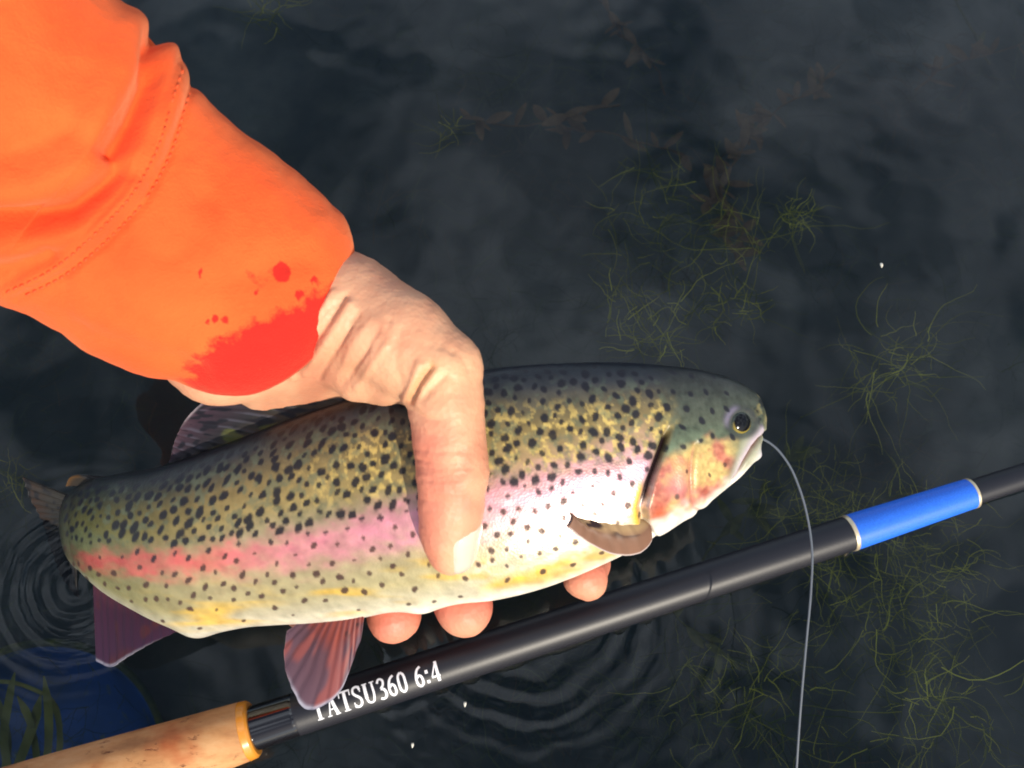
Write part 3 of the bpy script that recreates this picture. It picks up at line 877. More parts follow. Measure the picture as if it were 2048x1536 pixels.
def surface_nets(vol, lo, h):
    ins = vol < 0
    nx, ny, nz_ = vol.shape
    c = [ins[i:nx - 1 + i, j:ny - 1 + j, k:nz_ - 1 + k] for i in (0, 1) for j in (0, 1) for k in (0, 1)]
    s = sum(x.astype(np.int8) for x in c)
    act = (s > 0) & (s < 8)
    I = np.argwhere(act)
    idx = np.full(act.shape, -1, np.int64); idx[act] = np.arange(len(I))
    offs = np.array([(i, j, k) for i in (0, 1) for j in (0, 1) for k in (0, 1)])
    vals = np.stack([vol[I[:, 0] + o[0], I[:, 1] + o[1], I[:, 2] + o[2]] for o in offs], 1)
    acc = np.zeros((len(I), 3)); cnt = np.zeros(len(I))
    for p in range(8):
        for q in range(p + 1, 8):
            if np.abs(offs[p] - offs[q]).sum() != 1: continue
            a, bb = vals[:, p], vals[:, q]
            m = (a < 0) != (bb < 0)
            tt = np.where(m, a / np.where(m, a - bb, 1), 0)
            acc += np.where(m[:, None], offs[p] + (offs[q] - offs[p]) * tt[:, None], 0); cnt += m
    Vv = lo + (I + acc / cnt[:, None]) * h
    faces = []
    for ax in range(3):
        b1, b2 = [(1, 2), (2, 0), (0, 1)][ax]
        sl0 = [slice(None)] * 3; sl1 = [slice(None)] * 3
        sl0[ax] = slice(0, -1); sl1[ax] = slice(1, None)
        e0 = ins[tuple(sl0)]; e1 = ins[tuple(sl1)]
        E = np.argwhere(e0 != e1)
        E = E[(E[:, b1] > 0) & (E[:, b2] > 0) & (E[:, b1] < vol.shape[b1] - 1) & (E[:, b2] < vol.shape[b2] - 1)]
        d1 = np.zeros(3, int); d1[b1] = 1; d2 = np.zeros(3, int); d2[b2] = 1
        g = lambda A: idx[A[:, 0], A[:, 1], A[:, 2]]
        quad = np.stack([g(E - d1 - d2), g(E - d2), g(E), g(E - d1)], 1)
        inv = ~e0[tuple(E.T)]
        quad[inv] = quad[inv][:, ::-1]
        faces.append(quad)
    return Vv, np.concatenate(faces)
HV, HF = surface_nets(vol, lo, HS)
# relax the grid steps
def relax(Vv, Ff, it, lam=.5):
    e = np.concatenate([Ff[:, [0, 1]], Ff[:, [1, 2]], Ff[:, [2, 3]], Ff[:, [3, 0]]])
    for _ in range(it):
        s = np.zeros_like(Vv); n = np.zeros(len(Vv))
        np.add.at(s, e[:, 0], Vv[e[:, 1]]); np.add.at(s, e[:, 1], Vv[e[:, 0]])
        np.add.at(n, e[:, 0], 1); np.add.at(n, e[:, 1], 1)
        Vv = Vv + lam * (s / n[:, None] - Vv)
    return Vv
HV = relax(HV, HF, 6)
def vnormals(Vv, Ff):
    fn = np.cross(Vv[Ff[:, 2]] - Vv[Ff[:, 0]], Vv[Ff[:, 3]] - Vv[Ff[:, 1]])
    n = np.zeros_like(Vv)
    for q in range(4): np.add.at(n, Ff[:, q], fn)
    return n / (np.linalg.norm(n, axis=1)[:, None] + 1e-15)
HN = vnormals(HV, HF)
hx, hy, hd_ = unproj(HV)
near = smooth(.40, .375, hd_)
dsp = np.zeros(len(HV))
# folds of skin fanning from the wrist towards the web
for (pts, wdt, amp) in [
    ([(700, 610), (655, 680), (610, 745)], 9, .0013), ([(742, 640), (706, 688), (676, 752)], 9, .0007),
    ([(665, 588), (625, 655), (575, 715)], 9, .0012), ([(770, 690), (742, 735), (716, 770)], 8, .0007),
    ([(640, 575), (600, 625), (540, 690)], 9, .0009), ([(560, 700), (575, 730), (585, 755)], 8, .0012),
    ([(838, 730), (825, 770), (812, 800)], 9, .0012), ([(870, 742), (848, 775), (836, 806)], 8, .0008)]:
    d_ = seg_dist(hx, hy, pts); dsp += amp * np.exp(-(d_ / wdt) ** 2) * near
for (pts, wdt, amp) in [
    ([(690, 592), (645, 660), (588, 738)], 6, .0013), ([(716, 628), (684, 676), (640, 755)], 6, .0010), ([(700, 655), (668, 712)], 4, .0006), ([(664, 610), (634, 646)], 4, .0006), ([(735, 700), (705, 745)], 4, .0006),
    ([(650, 582), (612, 640), (556, 705)], 7, .0011), ([(756, 660), (722, 712), (690, 765)], 7, .0008),
    ([(862, 735), (836, 770), (822, 800)], 7, .0016), ([(890, 752), (860, 780), (842, 800)], 6, .0007),
    ([(824, 822), (850, 838), (885, 842)], 6, .0006), ([(835, 922), (880, 930), (930, 926)], 6, .0006), ([(838, 944), (880, 952), (930, 948)], 6, .0004),
    ([(845, 1000), (870, 1006)], 6, .0004), ([(830, 900), (875, 906), (925, 902)], 4, .0004), ([(834, 934), (880, 940), (940, 936)], 4, .0006), ([(838, 958), (880, 964), (920, 960)], 4, .0004),
    ([(846, 868), (890, 874)], 4, .0003), ([(905, 700), (925, 716), (938, 740)], 6, .0004), ([(880, 690), (905, 705)], 6, .0004), ([(780, 640), (760, 690)], 8, .0005), ([(800, 660), (790, 720), (800, 760)], 7, .0005)]:
    d_ = seg_dist(hx, hy, pts); dsp -= amp * np.exp(-(d_ / wdt) ** 2) * near
dsp += .0006 * (fbm((hx * .8 + hy * .6) / 16, (hy * .8 - hx * .6) / 16, 3) - .5)
dsp += .0016 * (fbm(hx / 55 + 4, hy / 55 + 4, 2) - .5) * smooth(1100, 1180, hy)
# lumpy edge of the web above the fish
dsp += .0014 * (np.exp(-(np.hypot(hx - 700, hy - 788) / 26) ** 2) + np.exp(-(np.hypot(hx - 770, hy - 800) / 26) ** 2)) * near
HV = HV + HN * dsp[:, None]
HN = vnormals(HV, HF)
skin = stops(fbm(hx / 70, hy / 70, 3), [(.3, (.52, .215, .125)), (.5, (.60, .285, .165)), (.7, (.65, .34, .20))])
red = smooth(800, 900, hy) * smooth(920, 860, hx - (hy - 900) * -.05) * near
skin = over(skin, (.64, .20, .13), red * .75)
skin = over(skin, (.66, .23, .15), smooth(940, 1010, hy) * smooth(1120, 1060, hy) * near * .4)
tips = smooth(1090, 1150, hy) * smooth(.365, .375, hd_)
yb_ = np.where(hx > 1050, 1205, 1288)
skin = over(skin, (.60, .15, .10), tips * (.30 + .62 * smooth(.15, .95, (yb_ - hy) / 90)))  # red tips, deepened upward by painted shade from the belly
skin = over(skin, (.72, .43, .24), np.exp(-(np.hypot(hx - 890, hy - 745) / 60) ** 2) * .7)
crs = seg_dist(hx, hy, [(862, 735), (836, 770), (822, 800)])
skin = over(skin, (.62, .26, .08), np.exp(-(crs / 12) ** 2) * near * .45)
m_skin, t, b = col_attr_mat('skin', rough=0.5, spec=0.38, sss=0.10)
sv = N(t, 'ShaderNodeTexVoronoi', Scale=520.0)
tc = t.nodes.new('ShaderNodeTexCoord'); t.links.new(tc.outputs['Object'], sv.inputs['Vector'])
nn = noise_node(t, 240, 5, vec=tc.outputs['Object'], rough=.7)
sa = t.nodes.new('ShaderNodeMath'); sa.operation = 'ADD'
t.links.new(sv.outputs['Distance'], sa.inputs[0]); t.links.new(nn.outputs['Fac'], sa.inputs[1])
add_bump(t, b, sa.outputs[0], 0.35, 0.0005)
person = empty('person', tuple(P(480, 560, .345)))
tag(person, 'left hand and orange sleeved forearm holding the trout', 'person')
hand = mesh_obj('hand', HV, HF, m_skin, person, col=skin)

# thumbnail laid on the thumb
bvh = BVHTree.FromPolygons([Vector(v) for v in HV.tolist()], HF.tolist())
m_nail, t, b = mat_new('fingernail')
b.inputs['Base Color'].default_value = (0.80, 0.52, 0.42, 1)
b.inputs['Roughness'].default_value = 0.18
b.inputs['Coat Weight'].default_value = 0.6
b.inputs['Subsurface Weight'].default_value = 0.1
b.inputs['Subsurface Scale'].default_value = 0.002
ax_a = P(902, 1040, .335); ax_b = P(906, 1134, .345)
tax = (ax_b - ax_a); tlen = np.linalg.norm(tax); tax /= tlen
side_d = 0.80 * CR + 0.60 * CB; side_d -= tax * (side_d @ tax); side_d /= np.linalg.norm(side_d)
oth = np.cross(tax, side_d)
nu, nv = 26, 22
NV = []; 
for i in range(nu):
    a = i / (nu - 1)
    half = 0.92 * math.sqrt(max(0.0, 1 - (max(0, .22 - a) / .24) ** 2)) * math.sqrt(max(0.05, 1 - (max(0, a - .85) / .17) ** 2))
    for j in range(nv):
        q = (j / (nv - 1) * 2 - 1) * half
        o = Vector(ax_a + tax * tlen * a)
        dr = Vector(math.cos(q) * side_d + math.sin(q) * oth)
        hit = bvh.ray_cast(o, dr)
        if hit[0] is None:
            p = np.array(o) + np.array(dr) * .009
        else: p = np.array(hit[0])
        e = min(1, (1 - abs(j / (nv - 1) * 2 - 1)) * 4, a * 6, (1 - a) * 8 + .6)
        NV.append(p + np.array(dr) * (.0003 + .0005 * e - .0007 * (e < .02)))
NV = np.array(NV)
G = NV.reshape(nu, nv, 3)
for _ in range(4):
    G[1:-1, 1:-1] = .5 * G[1:-1, 1:-1] + .125 * (G[2:, 1:-1] + G[:-2, 1:-1] + G[1:-1, 2:] + G[1:-1, :-2])
inner = G - .0014 * (np.cross(np.gradient(G, axis=0), np.gradient(G, axis=1)) * 0 + side_d)
k = nu * nv
rim_i = np.arange(k).reshape(nu, nv)
rim = np.r_[rim_i[:, 0], rim_i[-1, 1:], rim_i[-2::-1, -1], rim_i[0, -2:0:-1]]
mesh_obj('thumbnail', np.r_[G.reshape(-1, 3), inner.reshape(-1, 3)], np.r_[grid_faces(nu, nv), np.stack([rim, rim + k, np.roll(rim, -1) + k, np.roll(rim, -1)], 1)], m_nail, hand)

# ------------------------------------------------------------------ the sleeve
SL = np.array([   # upper x,y, lower x,y, depth, thickness ratio
    [695, 490, 388, 742, .3525, .88], [690, 450, 366, 746, .350, .90], [655, 398, 312, 744, .347, .92], [585, 338, 238, 728, .342, .90],
    [500, 272, 150, 688, .336, .92], [420, 205, 60, 628, .330, .92], [372, 150, -5, 600, .325, .92], [330, 88, -60, 582, .321, .92],
    [290, 48, -120, 560, .316, .92], [232, -2, -190, 535, .310, .92], [120, -110, -320, 470, .300, .92],
    [-60, -290, -520, 330, .286, .92], [-260, -500, -760, 160, .27, .92], [-460, -720, -980, -40, .255, .92]])
NA, NB = 330, 260
Q = catmull(np.c_[(SL[:, 0] + SL[:, 2]) / 2, (SL[:, 1] + SL[:, 3]) / 2, SL], NA)[:, 2:]
cx_ = (Q[:, 0] + Q[:, 2]) / 2; cy_ = (Q[:, 1] + Q[:, 3]) / 2
Ct = P(cx_, cy_, Q[:, 4])
Up = (P(Q[:, 0], Q[:, 1], Q[:, 4]) - P(Q[:, 2], Q[:, 3], Q[:, 4])) / 2
hh_ = np.linalg.norm(Up, axis=1)
Tg = np.gradient(Ct, axis=0)
for _ in range(30): Tg[1:-1] = (Tg[:-2] + Tg[1:-1] * 2 + Tg[2:]) / 4
Tg /= np.linalg.norm(Tg, axis=1)[:, None]
Nr = np.cross(Up, Tg); Nr /= np.linalg.norm(Nr, axis=1)[:, None]
Nr *= np.sign((Nr * CB).sum(1))[:, None]
ph = np.arange(NB) / NB * 2 * np.pi            # 0 upper edge, pi/2 towards the lens, pi lower edge
R_ = np.cos(ph)[None, :, None] * Up[:, None] + np.sin(ph)[None, :, None] * (Nr * (hh_ * Q[:, 5])[:, None])[:, None]
al_ = np.r_[0, np.cumsum(np.linalg.norm(np.diff(Ct, axis=0), axis=1))]
SV = Ct[:, None] + R_ - Tg[:, None] * (np.clip(np.sin(ph), -.3, 1)[None, :, None] * .0112 * smooth(.06, 0, al_)[:, None, None])
Rn = R_ / np.linalg.norm(R_, axis=2)[..., None]
sx, sy, sd = unproj(SV.reshape(-1, 3)); sx = sx.reshape(NA, NB); sy = sy.reshape(NA, NB)
fr_ = (np.sin(ph) > -.25)[None, :] * 1.0
ds = np.zeros((NA, NB))
def fold(pts, wdt, amp):
    global ds
    d_ = seg_dist(sx, sy, pts)
    ds = ds + amp * np.exp(-(d_ / wdt) ** 2) * fr_
# creases and rolls
fold([(305, 80), (300, 150), (262, 235), (222, 300)], 22, -.0085)
fold([(335, 110), (338, 200), (300, 290), (250, 350)], 30, .0040)
fold([(255, 70), (235, 160), (190, 240)], 46, .0040)
fold([(-80, 445), (40, 440), (140, 420), (235, 345)], 21, -.0085)
fold([(-80, 495), (60, 490), (180, 460), (262, 385)], 26, .0035)
fold([(-80, 385), (60, 375), (170, 330)], 36, .0040)
fold([(-80, 560), (20, 545), (90, 510)], 20, -.0045)
fold([(-60, 330), (60, 290), (130, 262)], 30, -.0025)
fold([(345, 500), (380, 440), (400, 400)], 46, -.0022)
fold([(520, 330), (545, 420), (520, 520)], 40, .0014)
fold([(440, 560), (520, 545), (600, 520)], 34, -.0014)
fold([(130, 660), (250, 700), (400, 742)], 26, -.002)
seam = [(392, 150), (378, 190), (340, 310), (290, 400), (215, 480), (130, 550), (30, 600)]
fold(seam, 9, -.0014)
fold([(a - 22, b_ - 10) for a, b_ in seam], 12, .0009)
fold([(a - 44, b_ - 18) for a, b_ in seam], 6, -.0008)
ds += .0030 * (fbm(sx / 150 + 7, sy / 150 + 3, 3) - .5)
ds += .0006 * (fbm(sx / 30 + 7, sy / 30 + 3, 2) - .5)
along = np.r_[0, np.cumsum(np.linalg.norm(np.diff(Ct, axis=0), axis=1))][:, None]
ds += .0006 * np.exp(-((along - .006) / .004) ** 2)
SV = SV + Rn * ds[..., None]
edge_r = np.clip(along / .0025, 0, 1)
inner = SV - Rn * .0032
# close round the hem
lip = SV[0] - Rn[0] * .0016 + Tg[0] * -.0016
allV = np.concatenate([SV[::-1].reshape(-1, 3), lip, inner[:NA].reshape(-1, 3)])
# drawing coordinates for the wet patch, kept as plain masks
wet_line = np.interp(sx, [330, 400, 470, 540, 600, 690], [700, 706, 672, 640, 612, 560])
wet = smooth(-55, 40, sy - wet_line) * smooth(300, 440, sx) * fr_
wet = np.maximum(wet, smooth(26, 14, np.hypot(sx - 565, sy - 545)) * fr_)
wet = np.maximum(wet, .52 * np.exp(-(np.hypot((sx - 530) / 45, (sy - 550) / 22)) ** 2) * fr_)
wet = np.maximum(wet, .8 * smooth(8, 3, np.hypot((sx - 401) * 1.6, (sy - 545) * .45)) * fr_)
for (a, b_, r_) in [(430, 640, 8), (450, 640, 9), (415, 645, 6), (628, 560, 8), (512, 585, 5), (598, 590, 9)]:
    wet = np.maximum(wet, smooth(r_ + 4, r_ - 3, np.hypot(sx - a, sy - b_)) * .9 * fr_)
wat = np.concatenate([wet[::-1].ravel(), wet[0], np.zeros(NA * NB)])
SF = [grid_faces(NA + 1 + NA, NB, True)]
m_sl, t, b = mat_new('orange_fleece')
wa = attr(t, 'wet')
tc = t.nodes.new('ShaderNodeTexCoord')
nz = noise_node(t, 160, 5, vec=tc.outputs['Object'], rough=.65)
ns = noise_node(t, 28, 4, vec=tc.outputs['Object'])
a1 = t.nodes.new('ShaderNodeMath'); a1.operation = 'MULTIPLY_ADD'; a1.inputs[1].default_value = 1.7; a1.inputs[2].default_value = -0.85
t.links.new(nz.outputs['Fac'], a1.inputs[0])
a2 = t.nodes.new('ShaderNodeMath'); a2.operation = 'ADD'
t.links.new(wa.outputs['Fac'], a2.inputs[0]); t.links.new(a1.outputs[0], a2.inputs[1])
wm = ramp(t, a2.outputs[0], [(.38, (0, 0, 0)), (.72, (1, 1, 1))])
dry = ramp(t, ns.outputs['Fac'], [(.3, (.74, .080, .018)), (.7, (.80, .118, .026))])
t.links.new(mix_col(t, wm, dry, (.52, .018, .012)), b.inputs['Base Color'])
b.inputs['Roughness'].default_value = .9
b.inputs['Sheen Weight'].default_value = .25
b.inputs['Sheen Roughness'].default_value = .5
b.inputs['Sheen Tint'].default_value = (1, .55, .3, 1)
b.inputs['Specular IOR Level'].default_value = .15
nw = noise_node(t, 1100, 3, vec=tc.outputs['Object'])
nq = noise_node(t, 130, 4, vec=tc.outputs['Object'])
ws = t.nodes.new('ShaderNodeMath'); ws.operation = 'MULTIPLY_ADD'; ws.inputs[1].default_value = 2.2
t.links.new(nq.outputs['Fac'], ws.inputs[0]); t.links.new(nw.outputs['Fac'], ws.inputs[2])
add_bump(t, b, ws.outputs[0], .5, .0007)
sleeve = mesh_obj('sleeve', allV, SF[0], m_sl, person, attrs={'wet': wat})
bmx = bmesh.new(); bmx.from_mesh(sleeve.data); bmesh.ops.recalc_face_normals(bmx, faces=bmx.faces); bmx.to_mesh(sleeve.data); bmx.free()

# double row of stitches along the cuff seam
m_st, t, b = mat_new('orange_thread')
b.inputs['Base Color'].default_value = (.70, .085, .018, 1); b.inputs['Roughness'].default_value = .8
sx2, sy2, _ = unproj(SV.reshape(-1, 3))
front = np.tile(np.sin(ph) > -.2, NA)
flatV = SV.reshape(-1, 3); flatN = Rn.reshape(-1, 3)
VV = []; FF = []; off = 0
for dx_, dy_ in ((0, 0), (-26, -11)):
    pth = catmull(np.array(seam, float) + np.array([dx_, dy_]), 900)
    Lp = np.r_[0, np.cumsum(np.hypot(*np.diff(pth, axis=0).T))]
    pos = 0.0
    while pos < Lp[-1] - 12:
        pts = []
        for q in (pos, pos + 4.5, pos + 9):
            xx = np.interp(q, Lp, pth[:, 0]); yy = np.interp(q, Lp, pth[:, 1])
            kq = np.argmin(np.where(front, (sx2 - xx) ** 2 + (sy2 - yy) ** 2, 1e9))
            pts.append((xx, yy, kq))
        if any((sx2[kq] - a) ** 2 + (sy2[kq] - bb) ** 2 > 16 for a, bb, kq in pts):
            pos += 15; continue
        base = np.array([P(a, bb, unproj(flatV[kq])[2]) + flatN[kq] * h_ for (a, bb, kq), h_ in zip(pts, (-.0001, .0004, -.0001))])
        v, f = tube(base, .00038, 5)
        VV.append(v); FF += [[a + off for a in q] for q in f]; off += len(v)
        pos += 15
st_o = mesh_obj('seam_stitching', np.concatenate(VV), FF, m_st, sleeve)
st_o['kind'] = 'stuff'

# ------------------------------------------------------------------ fishing line
LN = np.array([(1498, 872, .374), (1520, 876, .372), (1545, 890, .371), (1575, 925, .370), (1600, 980, .369), (1616, 1040, .368), (1624, 1100, .367),
               (1622, 1180, .366), (1614, 1270, .366), (1605, 1370, .366), (1598, 1460, .366), (1593, 1540, .366), (1588, 1640, .366), (1580, 1800, .366)])
L = catmull(LN, 160)
lv, lf = tube(P(L[:, 0], L[:, 1], L[:, 2]), 0.00048, 8)
m_line, t, b = mat_new('nylon_line')
b.inputs['Base Color'].default_value = (.15, .17, .20, 1)
b.inputs['Roughness'].default_value = .3
b.inputs['Transmission Weight'].default_value = .3
ln = mesh_obj('fishing_line', lv, lf, m_line)
tag(ln, 'thin clear nylon line running from the trout mouth across the rod', 'fishing line')

# ------------------------------------------------------------------ water plants
def weed_mat(name, c1, c2, c3):
    m, t, b = mat_new(name)
    a = attr(t)
    t.links.new(a.outputs['Color'], b.inputs['Base Color'])
    b.inputs['Roughness'].default_value = .6
    b.inputs['Specular IOR Level'].default_value = .1
    return m
m_weed = weed_mat('waterweed', 0, 0, 0)
def strands(cx, cy, z, n, spread_px, length, rad, c_lo, c_hi, curl=1.0, upright=.3):
    """a clump of n wandering stems rooted near one spot of the bed."""
    root = Pz(cx, cy, z)
    VV = []; FF = []; CC = []
    sc_m = spread_px / 1855 * .80
    for i in range(int(n * 3.2)):
        p = root + np.array([np.clip(rng.normal(0, sc_m), -1.5 * sc_m, 1.5 * sc_m), np.clip(rng.normal(0, sc_m), -1.5 * sc_m, 1.5 * sc_m), rng.normal(0, .005)])
        ang = rng.uniform(0, 2 * math.pi); k1 = rng.normal(0, 14 * curl)
        Ln = length * (rng.uniform(.12, .55) if rng.random() < .8 else rng.uniform(.6, 1.1)); steps = 9
        pts = [p]; el = rng.uniform(-.2, .9) * upright
        for s in range(steps):
            ang += (k1 * Ln / steps) + rng.normal(0, .22 * curl)
            el += rng.normal(0, .2)
            p = p + Ln / steps * np.array([math.cos(ang) * math.cos(el), math.sin(ang) * math.cos(el), math.sin(el) * .8])
            p[2] = min(p[2], -.012)
            pts.append(p)
        r = rad * rng.uniform(.16, .56) * np.linspace(1, .35, steps + 1)
        v, f = tube(np.array(pts), r, 4, False)
        o = sum(len(q) for q in VV)
        VV.append(v); FF += [[a + o for a in q] for q in f]
        q = rng.random() ** 1.5
        c = np.array(c_lo) * (1 - q) + np.array(c_hi) * q
        CC.append(np.tile(c, (len(v), 1)))
    return np.concatenate(VV), FF, np.concatenate(CC)
YG = ((.06, .08, .016), (.70, .64, .08))
YB = ((.12, .14, .02), (.92, .84, .12))
BR = ((.05, .035, .02), (.16, .10, .05))
DG = ((.02, .03, .014), (.11, .14, .04))
clumps = [ # x, y, z, stems, spread, length, radius, colours, label
 (1790, 1120, -.07, 70, 55, .045, .00045, YB, 'bright yellow-green waterweed tangle just below the blue rod band'),
 (1870, 1085, -.08, 24, 45, .05, .0005, YG, 'loose curling waterweed sprigs beside the tangle under the blue band'),
 (1600, 1000, -.09, 46, 40, .045, .0004, YG, 'fine upright waterweed patch between the line and the blue band'),
 (1790, 735, -.05, 26, 32, .06, .0005, YB, 'spidery yellow waterweed sprawling over pale silt'),
 (1460, 610, -.07, 22, 22, .035, .0006, YG, 'small thick green waterweed tuft behind the trout head'),
 (1290, 640, -.06, 34, 34, .05, .0005, YB, 'yellow branching waterweed close behind the trout back'),
 (1340, 440, -.10, 34, 60, .06, .0005, YG, 'wiry waterweed stems rising in the dark patch'),
 (1590, 432, -.07, 20, 12, .03, .0005, YB, 'tiny vivid green waterweed tuft alone on grey silt'),
 (1480, 480, -.08, 16, 28, .08, .0005, YG, 'tall pale waterweed stalks above the green tuft'),
 (900, 255, -.07, 8, 12, .05, .0006, YG, 'thin curved green weed sprig to the side of the sleeve'),
 (540, 25, -.08, 12, 16, .06, .0006, YG, 'forked green weed sprig above the sleeve shoulder'),
 (960, 130, -.12, 20, 50, .06, .0005, DG, 'dim green weed tuft beyond the sleeve'),
 (1440, 1390, -.09, 30, 40, .05, .00045, YG, 'pale curled weed wisps under the shaft beside the line'),
 (1700, 1180, -.10, 46, 70, .05, .0004, YG, 'weed patch straddled by the hanging line'),
 (1830, 1290, -.08, 34, 40, .045, .0005, YG, 'weed sprigs at the foot of the bright tangle'),
 (1860, 1390, -.08, 16, 20, .06, .0006, YB, 'long yellow weed runner trailing over bare silt'),
 (1700, 1500, -.08, 30, 60, .05, .0004, YG, 'sparse weed scraps around the end of the line'),
 (1960, 1480, -.09, 20, 50, .04, .0005, YG, 'scattered weed scraps on the open silt'),
 (1450, 1320, -.12, 26, 50, .07, .0009, DG, 'dark green weed mass under the shaft'),
 (1290, 1420, -.10, 12, 40, .08, .0005, DG, 'thin forked weed stem in the ring ripples'),
 (20, 950, -.05, 12, 14, .05, .00035, YG, 'hair-fine green weed curl near the tail fin'),
 (1880, 650, -.10, 20, 50, .05, .0004, DG, 'faint weed wisps beyond the spidery clump'),
]
for (x, y, z, n, sp, ln_, r, cc2, lab) in clumps:
    z = z * .6 - .008
    v, f, c = strands(x, y, z, n, sp, ln_, r, *cc2)
    root = Pz(x, y, z)
    o = mesh_obj('waterweed', v, f, m_weed, col=c)
    tag(o, lab, 'water plant', 'waterweed clumps on the lake bed')

# brown leafy pondweed: a stem with separate leaves
def leaf_mesh(Ln, Wd, bend):
    n = 7
    V_ = []; 
    for i in range(n):
        a = i / (n - 1); w = Wd * math.sin(math.pi * min(1, a * .92 + .06)) ** .8
        z = bend * a * a
        V_ += [(a * Ln, -w, z + .15 * w), (a * Ln, 0, z), (a * Ln, w, z + .15 * w)]
    fs_ = [[3 * i + j, 3 * i + 3 + j, 3 * i + 4 + j, 3 * i + 1 + j] for i in range(n - 1) for j in range(2)]
    return V_, fs_
m_leaf = []
for nm, c0, c1 in (('brown_leaf', (.08, .045, .026), (.18, .11, .06)), ('olive_leaf', (.05, .055, .02), (.14, .13, .05))):
    m, t, b = mat_new(nm)
    nn = noise_node(t, 90, 4)
    t.links.new(ramp(t, nn.outputs['Fac'], [(.3, c0), (.7, c1)]), b.inputs['Base Color'])
    b.inputs['Roughness'].default_value = .7; b.inputs['Specular IOR Level'].default_value = .1
    m_leaf.append(m)
def pondweed(x, y, z, n, Ln, lab, mi, leafL=.018, leafW=.0032):
    root = Pz(x, y, z)
    e = empty('pondweed', tuple(root))
    tag(e, lab, 'water plant', 'leafy pondweed on the lake bed')
    ang = rng.uniform(0, 6.28)
    pts = [root]; p = root.copy(); 
    for s in range(10):
        ang += rng.normal(0, .22); p = p + Ln / 10 * np.array([math.cos(ang), math.sin(ang), .10]); pts.append(p.copy())
    pts = np.array(pts); pts[:, 2] = np.minimum(pts[:, 2], -.02)
    v, f = tube(pts, np.linspace(.0009, .0004, 11), 5)
    mesh_obj('stem', v, f, m_leaf[mi], e)
    lv_, lf_ = leaf_mesh(leafL, leafW, rng.uniform(-.003, .004))
    me = None
    for i in range(n):
        a = rng.uniform(.1, 1) * 9.99; k0 = int(a); pp = pts[k0] * (1 - a + k0) + pts[k0 + 1] * (a - k0)
        if me is None:
            o = mesh_obj('leaf', np.array(lv_), lf_, m_leaf[mi], e); me = o.data
        else:
            o = bpy.data.objects.new('leaf', me); COL.objects.link(o); o.parent = e; o.matrix_parent_inverse = e.matrix_world.inverted()
        s_ = rng.uniform(.6, 1.25)
        o.matrix_world = Matrix.Translation(Vector(pp)) @ Matrix.Rotation(rng.uniform(0, 6.28), 4, 'Z') @ Matrix.Rotation(rng.uniform(-.5, .2), 4, 'Y') @ Matrix.Rotation(rng.uniform(-.6, .6), 4, 'X') @ Matrix.Scale(s_, 4)
for (x, y, z, n, Ln, lab, mi) in [
    (1240, 210, -.12, 16, .12, 'brown narrow-leaved pondweed strand in the deep dark patch', 0),
    (1080, 230, -.14, 16, .12, 'dim brown pondweed strand between the sleeve and the dark patch', 0),
    (1330, 190, -.15, 14, .10, 'short brown pondweed sprig at the edge of the dark patch', 0),
    (1500, 250, -.12, 22, .08, 'bushy reddish brown pondweed crown in open water', 0),
    (1680, 130, -.15, 20, .14, 'long brown pondweed under the pale cloud reflection', 0),
    (1830, 180, -.15, 18, .12, 'brown pondweed with drooping leaves under the cloud reflection', 0),
    (1980, 130, -.16, 14, .14, 'straight pale pondweed stems far from the rod', 1),
    (1440, 350, -.11, 16, .07, 'tan pondweed tangle above the wiry waterweed', 0),
    (1400, 1130, -.14, 14, .10, 'olive pondweed under the middle of the shaft', 1),
    (1480, 1340, -.06, 6, .05, 'single broad yellow-olive pondweed under the line', 1)]:
    pondweed(x, y, z, n, Ln, lab, mi)

# the low mat nobody could count
VV = []; FF = []; CC = []; off = 0
for i in range(420):
    x = rng.uniform(-150, 2200); y = rng.uniform(-200, 1700)
    if noise2(x / 260 + 3, y / 260 + 8) < .38: continue
    v, f, c = strands(x, y, rng.uniform(-.2, -.12), 9, 60, .06, .0005, *(DG if rng.random() < .7 else BR), upright=.2)
    VV.append(v); CC.append(c); FF += [[a + off for a in q] for q in f]; off += len(v)
matt = mesh_obj('algae_mat', np.concatenate(VV), FF, m_weed, col=np.concatenate(CC))
tag(matt, 'dim tangle of fine weed and algae carpeting the lake bed', 'algae', kind='stuff')

# ------------------------------------------------------------------ sunken blue basin and the ribbon grass in it
m_tub, t, b = mat_new('algae_blue_plastic')
tc = t.nodes.new('ShaderNodeTexCoord')
n1 = noise_node(t, 22, 5, vec=tc.outputs['Object'])
n2 = noise_node(t, 120, 4, vec=tc.outputs['Object'])
cb = ramp(t, n1.outputs['Fac'], [(.35, (.004, .03, .10)), (.6, (.006, .06, .26))])
cb = mix_col(t, ramp(t, n2.outputs['Fac'], [(.62, (0, 0, 0)), (.72, (1, 1, 1))]), cb, (.10, .12, .03))
t.links.new(cb, b.inputs['Base Color']); b.inputs['Roughness'].default_value = .6
m_rim, t, b = mat_new('algae_rim')
nn = noise_node(t, 60, 5)
t.links.new(ramp(t, nn.outputs['Fac'], [(.35, (.02, .03, .01)), (.55, (.07, .075, .01)), (.7, (.24, .24, .02))]), b.inputs['Base Color']); b.inputs['Roughness'].default_value = .9
tubc = Pz(55, 1570, -.15)
tub = empty('sunken_basin', tuple(tubc))
tag(tub, 'round blue basin sunk under the water by the cork grip', 'basin')
RB = float(np.linalg.norm(Pz(330, 1490, -.15) - tubc))
def disc(name, prof, mat, n=64):
    a = np.arange(n) / n * 2 * np.pi
    V_ = np.array([[tubc + np.array([r * math.cos(q), r * math.sin(q), z]) for q in a] for r, z in prof]).reshape(-1, 3)
    return mesh_obj(name, V_, grid_faces(len(prof), n, True), mat, tub)
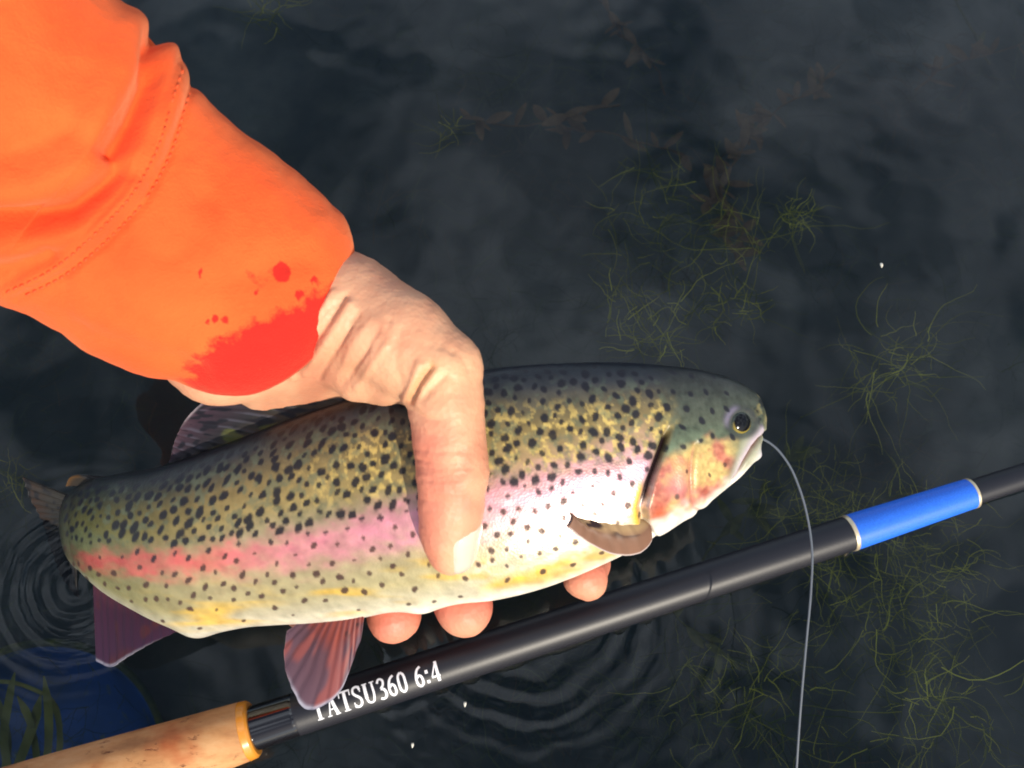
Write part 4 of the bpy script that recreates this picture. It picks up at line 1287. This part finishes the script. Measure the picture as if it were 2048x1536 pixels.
disc('bowl', [(.0005, -.035), (RB * .6, -.034), (RB * .8, -.024), (RB * .93, -.006), (RB * .985, 0), (RB * .99, -.004), (RB * .9, -.02), (RB * .7, -.038), (.0005, -.04)], m_tub)
disc('rim', [(RB * .97, .0), (RB * .985, .004), (RB * 1.01, .005), (RB * 1.03, .001), (RB * 1.01, -.004), (RB * .985, -.004), (RB * .97, .0)], m_rim)
m_rib, t, b = mat_new('ribbon_grass')
nn = noise_node(t, 50, 4)
t.links.new(ramp(t, nn.outputs['Fac'], [(.3, (.12, .13, .03)), (.7, (.24, .24, .06))]), b.inputs['Base Color']); b.inputs['Roughness'].default_value = .6
rg = empty('ribbon_grass', tuple(Pz(60, 1540, -.08)))
tag(rg, 'olive ribbon-leaved water grass standing over the blue basin', 'water plant')
for pts, w in [([(15, 1540, -.09), (8, 1470, -.07), (18, 1400, -.05), (30, 1345, -.03)], 10), ([(30, 1545, -.09), (55, 1480, -.07), (75, 1420, -.06), (82, 1390, -.05)], 11),
               ([(90, 1545, -.08), (97, 1480, -.06), (95, 1400, -.045), (88, 1352, -.03)], 9), ([(75, 1550, -.09), (70, 1490, -.075), (55, 1430, -.06), (35, 1392, -.055)], 8),
               ([(112, 1545, -.09), (120, 1480, -.08), (112, 1420, -.065), (98, 1388, -.06)], 7), ([(8, 1545, -.09), (16, 1490, -.08), (8, 1440, -.07), (-10, 1380, -.05)], 8),
               ([(-20, 1362, -.05), (30, 1366, -.045), (70, 1380, -.045), (100, 1395, -.05)], 4)]:
    p = catmull(np.array(pts), 22)
    c3 = np.array([Pz(a, bb, z) for a, bb, z in p])
    T = np.gradient(c3, axis=0); T /= np.linalg.norm(T, axis=1)[:, None]
    sdv = np.cross(T, np.array([0, 0, 1.0])); sdv /= np.linalg.norm(sdv, axis=1)[:, None]
    hw = w / F * .48 * np.clip(np.linspace(4.5, .2, 22), 0, 1)
    L_ = c3 - sdv * hw[:, None]; M_ = c3 - np.array([0, 0, .0006]); R2 = c3 + sdv * hw[:, None]
    vv = np.stack([L_, M_, R2], 1).reshape(-1, 3)
    mesh_obj('blade', vv, grid_faces(22, 3), m_rib, rg)

# ------------------------------------------------------------------ specks afloat
m_speck, t, b = mat_new('pale_speck')
b.inputs['Base Color'].default_value = (.75, .72, .62, 1)
for (x, y, r, lab) in [(1763, 530, .0011, 'tiny pale seed floating over the grey silt'), (930, 1408, .0010, 'tiny pale speck floating in the ring ripples'), (825, 1490, .0009, 'tiny pale speck floating beside the lettered shaft')]:
    c0 = Pz(x, y, .0004)
    nu, nv = 6, 8
    V_ = np.array([[c0 + np.array([.7 * r * math.sin(p) * math.cos(a), 1.25 * r * math.sin(p) * math.sin(a), .6 * r * math.cos(p)]) * (1 + .2 * math.sin(3 * a)) for a in np.arange(nv) / nv * 6.283] for p in np.linspace(.05, 3.09, nu)]).reshape(-1, 3)
    o = mesh_obj('floating_speck', V_, grid_faces(nu, nv, True), m_speck)
    tag(o, lab, 'seed', 'specks afloat')
